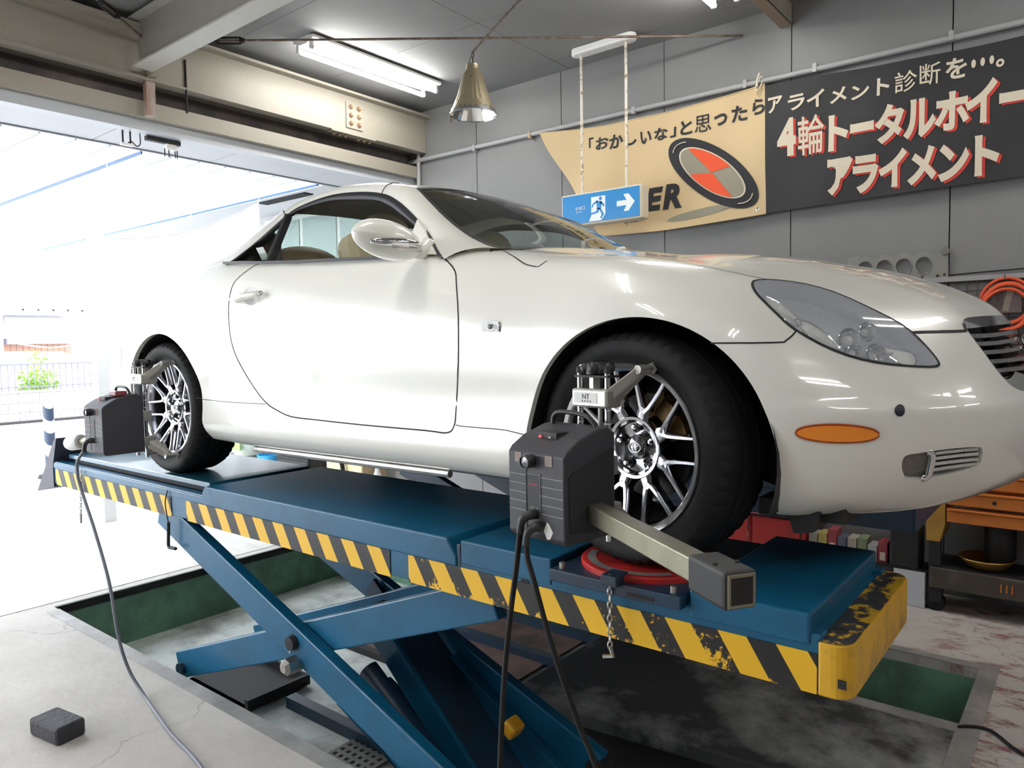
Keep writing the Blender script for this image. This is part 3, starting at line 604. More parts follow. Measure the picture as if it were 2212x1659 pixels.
t = thing('dark_cabinet', 'low dark steel cabinet behind the rear of the lift', 'cabinet', (-5.75, 2.15, -.02)); obj('body', MB().b2((-6.05, 2.0, -.02), (-5.45, 2.38, .34)), IRON, t, bevel=.006); obj('door', MB().b2((-6.02, 1.99, .02), (-5.48, 2.0, .31)), BLACKM, t); obj('handle', MB().b2((-5.56, 1.975, .14), (-5.54, 1.99, .22)), STEEL, t)
t = thing('cardboard_box', 'open brown cardboard box on the dark cabinet', 'box', (-5.8, 2.15, .34)); obj('carton', MB().b2((-6.0, 2.05, .34), (-5.66, 2.3, .46)), CARD, t); obj('flap', MB().box((-5.8, 2.02, .45), (.32, .08, .004), Matrix.Rotation(.5, 3, 'X')), CARD, t)
t = thing('shelf_post_frame', 'white upright frame standing behind the lift', 'frame', (-5.3, 2.2, -.02)); [obj('post', MB().b2((x, 2.2, -.02), (x+.05, 2.25, .9)), WPLA, t) for x in (-5.43, -5.33, -5.26)]; obj('rail', MB().b2((-5.43, 2.2, .5), (-5.23, 2.25, .55)), WPLA, t)
t = thing('yellow_carton', 'pale yellow carton with a brown side behind the lift', 'box', (-4.85, 2.15, -.02)); obj('body', MB().b2((-5.15, 2.0, -.02), (-4.62, 2.3, .50)), M('carton_yellow', (.72, .64, .36), .8), t, bevel=.005); obj('end_flap', MB().b2((-4.62, 2.0, -.02), (-4.60, 2.3, .50)), CARD, t)
t = thing('bicycle_tyre', 'old black bicycle tyre leaning on the yellow carton', 'tyre', (-5.1, 1.95, -.02)); obj('ring', MB().tube([(-5.13+.28*math.cos(a), 1.96, .27+.28*math.sin(a)) for a in np.linspace(0, 2*PI, 40)], .022, 8), RUBBER, t, smooth=True)
t = thing('white_bottle', 'small white plastic bottle beside the yellow carton', 'bottle', (-4.5, 2.1, -.02)); obj('body', MB().lathe([(.0, 0), (.05, 0), (.052, .25), (.02, .33), (.02, .36), (.0, .36)], (-4.5, 2.1, -.02), n=20), WPLA, t, smooth=40); obj('cap', MB().cyl((-4.5, 2.1, .335), (-4.5, 2.1, .375), .023, 14), BLUE, t)

# ---------------------------------------------------------------- the lift
YEL = (.80, .46, .012); BLK = (.009, .009, .010)
BAND1 = stripes('hazard_stripes_rear', BLK, YEL, 1, .60, .147, 0, .47)
BAND2 = stripes('hazard_stripes_middle', BLK, YEL, 1, .60, .1465, 0, .49)
BAND3 = stripes('hazard_stripes_front', BLK, YEL, 1, .62, .1435, 1.0, .51)
YELM = M('worn_yellow_paint', (.68, .38, .02), .5, var=(7, .47, .70, (.28, .15, .03), 8), bump=(20, .1))
YELTOP = M('scuffed_yellow_paint', (.55, .33, .02), .5, var=(11, .49, .53, (.03, .032, .04), 8))
BLUE_, BLUED_ = BLUE, BLUED
def lift(y0, sgn, label, front, rear, full):
    """runway whose outer (camera-side for the near one) face is at y0, width .63 towards +y"""
    t = thing('scissor_lift', label, 'car lift', ((front+rear)/2, y0+.315, -.36))
    ya, yb = y0, y0+.63
    BLUE, BLUED = (BLUE_, BLUED_) if full else (BLUED_, BLUED_)  # far runway takes the dark blue throughout: its shade is put into the colour
    R = MB(); R.b2((rear, ya+.004, .742), (front-.02, ya+.05, .875)); R.b2((rear, yb-.05, .742), (front-.02, yb-.004, .875)); R.b2((rear, ya+.05, .83), (front-.02, yb-.05, .862)); R.b2((front-.05, ya+.01, .745), (front-.012, yb-.01, .86))
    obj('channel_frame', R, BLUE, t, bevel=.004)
    if full:
        for (a, b, x0, mt) in ((rear+.03, -2.455, -2.805, BAND1), (-2.31, -.905, -1.85, BAND2), (-.812, front-.03, -.083, BAND3)):
            o = MB().b2((a-x0, ya+.001, -.094), (b-x0, ya+.006, 0)); o.v = [(x+x0, yy, z+.831) for x, yy, z in o.v]
            obj('hazard_band', o, mt, t, loc=None)
            oo = t.children[-1]; k = Vector((x0, 0, .831-.0945))
            rl_ = ORG[t.name]; sh_ = k-Vector((rl_.x, 0, rl_.z))
            for v in oo.data.vertices: v.co -= sh_
            oo.location = sh_
    # running plates
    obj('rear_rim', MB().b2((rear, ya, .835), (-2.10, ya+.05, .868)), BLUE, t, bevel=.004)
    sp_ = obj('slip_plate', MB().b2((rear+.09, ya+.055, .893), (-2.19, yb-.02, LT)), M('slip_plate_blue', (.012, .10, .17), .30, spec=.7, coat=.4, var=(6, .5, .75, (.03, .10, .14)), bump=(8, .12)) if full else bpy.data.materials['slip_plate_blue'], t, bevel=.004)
    obj('slip_rollers', MB().b2((rear+.12, ya+.075, .868), (-2.22, yb-.04, .893)), IRON, t)
    mp2 = [(-2.155, .80), (-2.155, .905), (-2.135, LT), (-.605, LT), (-.545, .868), (-.545, .80)]
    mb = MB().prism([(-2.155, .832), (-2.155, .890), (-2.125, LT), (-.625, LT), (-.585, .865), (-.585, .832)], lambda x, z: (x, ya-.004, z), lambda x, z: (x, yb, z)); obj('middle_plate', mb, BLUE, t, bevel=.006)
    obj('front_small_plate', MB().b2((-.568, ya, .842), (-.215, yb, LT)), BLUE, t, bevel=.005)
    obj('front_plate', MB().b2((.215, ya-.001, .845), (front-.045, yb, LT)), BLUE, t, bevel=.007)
    wm = MB(); wm.b2((-.588, ya+.002, .80), (-.570, ya+.03, .905)); obj('weld_joint', wm, BLUED, t, bevel=.004)
    # turntable
    tt = obj('turntable_base', MB().b2((-.20, ya-.028, .868), (.205, yb-.06, .903)), BLUED, t, bevel=.004)
    obj('turntable_disc', MB().lathe([(.0, LT-.0005), (.19, LT-.0005), (.193, LT-.004), (.193, .903)], (0, -.765*1.0 if full else .765, 0), n=64), REDE2, tt, smooth=40)
    if full:
        sc = MB(); A = np.linspace(PI*1.05, PI*1.78, 30)
        sc.add([(r*math.cos(a), -.765+r*math.sin(a), LT+.0006) for a in A for r in (.150, .174)], [(2*i, 2*i+1, 2*i+3, 2*i+2) for i in range(29)]); obj('degree_scale', sc, M('scale_grey', (.40, .39, .37), .4, .4), tt)
        for x in (-.17, .175): obj('stop_screw', MB().lathe([(.0, .02), (.009, .018), (.009, 0)], (x, ya-.005, .903), n=10), STEEL, tt)
        br = MB(); br.b2((-.02, ya-.045, .895), (.03, ya+.02, .925)); obj('lock_bracket', br, BLUED, tt, bevel=.004)
        obj('slot', MB().b2((.05, ya-.0295, .876), (.13, ya-.027, .886)), SEAM, tt)
        obj('frame_hole', MB().lathe([(.0, -.001), (.016, -.001), (.016, 0)], (-.312, ya+.004, .832), (0, 1, 0), 16, True), SEAM, t)
    # front end: yellow wrap-round stop
    if full:
        ep = []
        for (cx_, cy_, a0) in ((front-.0, ya+.045, -PI/2), (front-.0, yb-.045, 0)):
            for a in np.linspace(a0, a0+PI/2, 7): ep.append((cx_+.045*math.cos(a), cy_+.045*math.sin(a)))
        ep = [(front-.028, ya)]+ep+[(front-.028, yb)]
        obj('end_stop', MB().prism(ep, lambda x, yy: (x, yy, .735), lambda x, yy: (x, yy, .862)), YELM, t, bevel=.006)
        obj('end_stop_top', MB().prism([(x-(.004 if x > front else 0), yy) for x, yy in ep], lambda x, yy: (x, yy, .8625), lambda x, yy: (x, yy, .8635)), YELTOP, t)
        obj('end_slot', MB().b2((front-.02, ya+.09, .8637), (front+.012, ya+.105, .8642)), SEAM, t); obj('end_slot', MB().b2((front-.02, yb-.15, .8637), (front+.012, yb-.135, .8642)), SEAM, t)
        obj('scuff_mark', MB().b2((front+.016, ya-.0008, .765), (front+.034, ya+.002, .785)), BLACKM, t)
        # rear stop
        st = MB().prism([(-.045, .0), (.0, .0), (.035, .34), (.02, .345)], lambda x, z: (rear-.21+x+.25*0, ya+.0, .67+z), lambda x, z: (rear-.21+x, yb, .67+z))
        st = MB()
        st.add([(rear-.27, ya-.002, .665), (rear+.0, ya-.002, .72), (rear+.0, ya-.002, .85), (rear+.03, ya-.002, 1.005), (rear+.07, ya-.002, 1.02),
                (rear-.27, yb, .665), (rear+.0, yb, .72), (rear+.0, yb, .85), (rear+.03, yb, 1.005), (rear+.07, yb, 1.02)],
               [(0, 1, 2, 3), (3, 2, 4), (5, 8, 7, 6), (8, 9, 7), (0, 3, 8, 5), (3, 4, 9, 8), (4, 2, 7, 9), (0, 5, 6, 1), (1, 6, 7, 2)])
        obj('rear_stop', st, M('stop_black', (.03, .03, .05), .5), t)
    # scissor arms
    for (yy, d) in ((ya+.045, .05), (yb-.045, .05)):
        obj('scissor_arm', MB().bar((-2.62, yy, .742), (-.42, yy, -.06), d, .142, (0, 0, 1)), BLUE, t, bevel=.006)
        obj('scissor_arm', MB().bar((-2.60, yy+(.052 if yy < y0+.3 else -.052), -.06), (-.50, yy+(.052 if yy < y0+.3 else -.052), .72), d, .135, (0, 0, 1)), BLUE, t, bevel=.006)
        b = MB().lathe([(.0, -.05), (.028, -.048), (.03, -.02), (.045, -.02), (.045, .08), (.0, .08)], (-1.52, yy, .345 if yy < y0+.3 else .345), (0, 1, 0), 12); obj('pivot_pin', b, IRON, t)
        obj('roller', MB().lathe([(.0, -.03), (.05, -.03), (.05, .03), (.0, .03)], (-.42, yy, -.06), (0, 1, 0), 20), IRON, t)
        # lower pair (second scissor stage)
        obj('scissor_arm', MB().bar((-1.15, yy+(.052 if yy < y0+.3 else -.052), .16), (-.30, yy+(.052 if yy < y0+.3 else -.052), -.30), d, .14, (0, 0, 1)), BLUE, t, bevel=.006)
    obj('cross_tube', MB().cyl((-1.52, ya+.02, .345), (-1.52, yb-.02, .345), .035, 14), BLUED, t); obj('cross_tube', MB().cyl((-2.55, ya+.05, -.06), (-2.55, yb-.05, -.06), .03, 14), BLUED, t)
    obj('lifting_beam', MB().bar((-1.36, y0+.42, .40), (-.72, y0+.42, -.16), .22, .05, (0, 0, 1)), BLUED, t, bevel=.006)
    obj('beam_side', MB().bar((-1.36, y0+.30, .38), (-.72, y0+.30, -.20), .02, .12, (0, 0, 1)), BLUE, t, bevel=.004)
    cy2 = MB(); cy2.tube([(-1.30, y0+.22, .22), (-.60, y0+.22, -.26)], .042, 14); obj('hydraulic_cylinder', cy2, BLUED, t, smooth=40)
    rk = MB(); rk.bar((-1.20, y0+.245, .12), (-.72, y0+.245, -.26), .012, .055); obj('safety_rack', rk, IRON, t)
    tm = MB()
    for i in range(8):
        c = Vector((-1.18, y0+.245, .14)).lerp(Vector((-.74, y0+.245, -.215)), i/7); tm.box(c, (.022, .014, .022), Matrix.Rotation(.67, 3, 'Y'))
    obj('rack_teeth', tm, STEEL, t)
    obj('base_cover', MB().bar((-1.50, y0+.36, .02), (-1.05, y0+.36, -.17), .30, .012), BLUED, t)
    obj('base_frame', MB().b2((-2.3, ya+.08, -.36), (.3, ya+.14, -.30)), BLUED, t); obj('base_frame', MB().b2((-2.3, yb-.14, -.36), (.3, yb-.08, -.30)), BLUED, t)
    if full:
        obj('hinge_ear', MB().bar((-1.64, y0+.53, .42), (-1.50, y0+.53, .30), .02, .09), BLUED, t)
        kb = MB().lathe([(.0, .05), (.02, .05), (.035, .035), (.035, -.03), (.0, -.03)], (-1.505, ya+.005, .262), (0, -1, 0), 6); kb.cyl((-1.535, ya+.01, .30), (-1.53, ya+.01, .335), .004, 6); obj('grease_bolt', kb, STEEL, t)
        obj('yellow_lock', MB().box((-.69, y0+.40, .095), (.06, .07, .06), Matrix.Rotation(.6, 3, 'Y')), M('lock_yellow', (.70, .34, .02), .5), t, bevel=.012)
    return t
REDE2 = M('turntable_red', (.55, .025, .02), .4, var=(9, .5, .7, (.30, .03, .03)))
near = lift(-.95, 1, 'blue scissor lift runway with hazard striped edge nearest the camera', .555, -3.885, True)
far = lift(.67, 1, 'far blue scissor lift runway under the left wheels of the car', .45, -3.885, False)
t = thing('pit_ramp_plate', 'black folded steel plate lying in the pit under the lift arms', 'plate', (-2.7, -.45, -.36))
obj('plate', MB().b2((-3.0, -.62, -.35), (-2.42, -.24, -.335)), IRON, t); obj('rim', MB().b2((-3.0, -.25, -.335), (-2.42, -.235, -.29)), IRON, t); obj('rim', MB().b2((-2.43, -.62, -.345), (-2.40, -.235, -.29)), IRON, t); obj('foot', MB().b2((-3.0, -.62, -.36), (-2.4, -.60, -.335)), IRON, t)
# things hanging on the lift edge
t = thing('hex_key', 'bent black hex key hanging from the lift edge on a cord', 'tool', (-2.47, -.962, .6)); obj('cord', MB().tube(smooth_path([(-2.47, -.955, .862), (-2.485, -.962, .80), (-2.46, -.962, .70)]), .003, 6), BLACKM, t); obj('key', MB().tube([(-2.46, -.962, .71), (-2.472, -.962, .60), (-2.465, -.962, .588), (-2.40, -.962, .592)], .008, 6), IRON, t)
def chain(name, pts, label, r=.0035, link=.022):
    t = thing(name, label, 'chain', pts[0]); m = MB(); P = [Vector(p) for p in pts]; L_ = (P[1]-P[0]).length; n_ = int(L_/link/.8)
    for i in range(n_):
        c = P[0].lerp(P[1], (i+.5)/n_); d = (P[1]-P[0]).normalized(); s_ = d.orthogonal().normalized()
        if i % 2: s_ = d.cross(s_)
        m.tube([c+d*math.cos(a)*link*.5+s_*math.sin(a)*link*.27 for a in np.linspace(0, 2*PI, 9)], r*.7, 4, False)
    obj('links', m, STEEL, t); return t
t = chain('locking_pin_chain', ((.004, -.985, .925), (.003, -.985, .725)), 'short steel chain with a T-pin hanging from the red turntable'); obj('pin', MB().tube([(.003, -.985, .73), (.012, -.985, .705), (-.018, -.985, .697)], .006, 6), STEEL, t)
t = chain('locking_pin_chain', ((-3.45, -.962, .87), (-3.485, -.962, .60)), 'short chain hanging at the rear end of the near runway'); obj('pin', MB().cyl((-3.485, -.962, .61), (-3.488, -.962, .56), .006, 6), STEEL, t)

# control net of the body skin: stations nose -> tail, levels underside -> centre line; each point (x, half width, height)
NET = [
 [(.70,0,.24),(.87,0,.235),(.92,0,.29),(.935,0,.37),(.925,0,.43),(.897,0,.485),(.868,0,.54),(.835,0,.61),(.80,0,.660),(.77,0,.697),(.70,0,.748)],
 [(.66,.25,.235),(.82,.28,.222),(.87,.295,.28),(.89,.30,.365),(.885,.30,.43),(.858,.31,.485),(.828,.315,.54),(.788,.33,.60),(.748,.33,.652),(.70,.28,.706),(.60,0,.795)],
 [(.50,.45,.20),(.66,.53,.188),(.72,.57,.25),(.765,.60,.345),(.77,.605,.42),(.75,.60,.482),(.715,.59,.54),(.67,.56,.605),(.62,.52,.67),(.55,.42,.752),(.44,0,.846)],
 [(.38,.55,.195),(.50,.70,.187),(.55,.735,.245),(.585,.755,.345),(.595,.765,.42),(.58,.755,.485),(.557,.74,.545),(.525,.71,.625),(.475,.65,.715),(.38,.50,.812),(.24,0,.883)],
 [(.30,.60,.20),(.385,.79,.188),(.40,.825,.245),(.405,.85,.345),(.405,.862,.42),(.40,.86,.49),(.385,.85,.56),(.36,.825,.66),(.32,.76,.755),(.22,.58,.842),(.08,0,.905)],
 [(.03,.60,.20),(.03,.82,.20),(.03,.86,.26),(.03,.893,.36),(.03,.905,.45),(.03,.912,.55),(.03,.91,.65),(.03,.88,.755),(.0,.80,.84),(-.05,.58,.882),(-.10,0,.927)],
 [(-.36,.60,.20),(-.36,.845,.203),(-.36,.893,.265),(-.36,.895,.335),(-.36,.885,.42),(-.36,.893,.55),(-.36,.89,.66),(-.36,.865,.77),(-.37,.80,.873),(-.36,.58,.922),(-.33,0,.958)],
 [(-.65,.60,.20),(-.65,.845,.205),(-.65,.895,.268),(-.65,.893,.335),(-.65,.876,.41),(-.65,.889,.56),(-.65,.887,.68),(-.65,.862,.80),(-.65,.805,.912),(-.60,.60,.955),(-.50,0,.97)],
 [(-1.3,.60,.20),(-1.3,.845,.202),(-1.3,.893,.268),(-1.3,.89,.335),(-1.3,.872,.41),(-1.3,.884,.57),(-1.3,.884,.70),(-1.3,.860,.83),(-1.3,.80,.952),(-1.2,.60,.965),(-1.0,0,.97)],
 [(-1.95,.60,.20),(-1.95,.845,.200),(-1.95,.893,.270),(-1.95,.89,.34),(-1.95,.876,.42),(-1.95,.889,.58),(-1.95,.889,.72),(-1.95,.862,.865),(-1.95,.792,.996),(-1.9,.60,1.01),(-1.8,0,1.02)],
 [(-2.25,.60,.20),(-2.25,.845,.205),(-2.25,.893,.275),(-2.25,.892,.35),(-2.25,.888,.43),(-2.25,.900,.58),(-2.25,.900,.72),(-2.25,.865,.875),(-2.25,.78,1.005),(-2.25,.58,1.03),(-2.25,0,1.04)],
 [(-2.6,.60,.20),(-2.6,.83,.21),(-2.6,.87,.28),(-2.6,.895,.37),(-2.6,.907,.46),(-2.6,.912,.58),(-2.6,.905,.72),(-2.6,.862,.87),(-2.6,.76,.99),(-2.6,.55,1.035),(-2.6,0,1.05)],
 [(-2.95,.60,.20),(-2.95,.80,.21),(-2.95,.85,.28),(-2.95,.885,.37),(-2.95,.895,.46),(-2.95,.90,.58),(-2.95,.885,.72),(-2.95,.835,.85),(-2.95,.73,.95),(-2.95,.5,1.0),(-2.92,0,1.02)],
 [(-3.2,.55,.22),(-3.25,.74,.22),(-3.27,.80,.29),(-3.28,.835,.38),(-3.28,.845,.47),(-3.28,.84,.60),(-3.26,.81,.72),(-3.23,.75,.83),(-3.2,.65,.91),(-3.17,.45,.965),(-3.12,0,.985)],
 [(-3.3,.4,.24),(-3.42,.55,.24),(-3.46,.62,.30),(-3.49,.66,.39),(-3.50,.67,.48),(-3.48,.65,.60),(-3.44,.62,.71),(-3.38,.58,.81),(-3.33,.50,.875),(-3.29,.35,.92),(-3.24,0,.95)],
 [(-3.36,.2,.25),(-3.50,.28,.25),(-3.54,.32,.31),(-3.57,.34,.40),(-3.575,.34,.49),(-3.555,.33,.60),(-3.51,.32,.71),(-3.45,.30,.80),(-3.39,.26,.86),(-3.36,.18,.895),(-3.33,0,.92)],
 [(-3.38,0,.25),(-3.52,0,.25),(-3.56,0,.31),(-3.59,0,.40),(-3.595,0,.49),(-3.575,0,.60),(-3.53,0,.71),(-3.47,0,.80),(-3.41,0,.86),(-3.39,0,.885),(-3.37,0,.905)],
]
def _tang(P, u):
    d = np.diff(P, axis=0) / np.diff(u)[:, None]
    h = np.diff(u)
    m = np.empty_like(P)
    m[1:-1] = (d[:-1]*h[1:, None] + d[1:]*h[:-1, None]) / (h[:-1]+h[1:])[:, None]
    m[0] = d[0]; m[-1] = d[-1]
    return m
def _herm(P, M, u, q):
    q = np.atleast_1d(q); i = np.clip(np.searchsorted(u, q, side='right')-1, 0, len(u)-2)
    h = u[i+1]-u[i]; a = (q-u[i])/h
    sh = (-1,)+(1,)*(P.ndim-1)
    a = a.reshape(sh); h = h.reshape(sh)
    return ((2*a**3-3*a**2+1)*P[i] + (a**3-2*a**2+a)*h*M[i] + (-2*a**3+3*a**2)*P[i+1] + (a**3-a**2)*h*M[i+1])
class Skin:
    def __init__(s, net):
        N = np.array(net, float)                      # S x L x 3
        f = np.array([1, -1, 1.])
        N = np.concatenate([N[1:2]*f, N, N[-2:-1]*f], 0)
        N = np.concatenate([N, N[:, -2:-1]*f], 1)
        s.N = N
        c = np.linalg.norm(np.diff(N[:, 5], axis=0), axis=1); u = np.concatenate([[0], np.cumsum(c)]); s.u = u-u[1]
        c = np.linalg.norm(np.diff(N[8+1], axis=0), axis=1); s.t = np.concatenate([[0], np.cumsum(c)])
        S, L, _ = N.shape
        s.Ms = np.stack([_tang(N[:, k], s.u) for k in range(L)], 1)
        s.S1 = s.u[-2]; s.T1 = s.t[-2]
    def at(s, q, r):
        q = np.atleast_1d(np.asarray(q, float)); r = np.atleast_1d(np.asarray(r, float))
        R = _herm(s.N, s.Ms, s.u, q)                  # n x L x 3
        L = R.shape[1]; u = s.t
        d = np.diff(R, axis=1)/np.diff(u)[None, :, None]; h = np.diff(u)
        M = np.empty_like(R); M[:, 1:-1] = (d[:, :-1]*h[None, 1:, None]+d[:, 1:]*h[None, :-1, None])/(h[:-1]+h[1:])[None, :, None]
        M[:, 0] = d[:, 0]; M[:, -1] = d[:, -1]
        i = np.clip(np.searchsorted(u, r, side='right')-1, 0, L-2); n = np.arange(len(r))
        hh = (u[i+1]-u[i])[:, None]; a = ((r-u[i])/hh[:, 0])[:, None]
        return ((2*a**3-3*a**2+1)*R[n, i] + (a**3-2*a**2+a)*hh*M[n, i] + (-2*a**3+3*a**2)*R[n, i+1] + (a**3-a**2)*hh*M[n, i+1])
SK = Skin(NET)

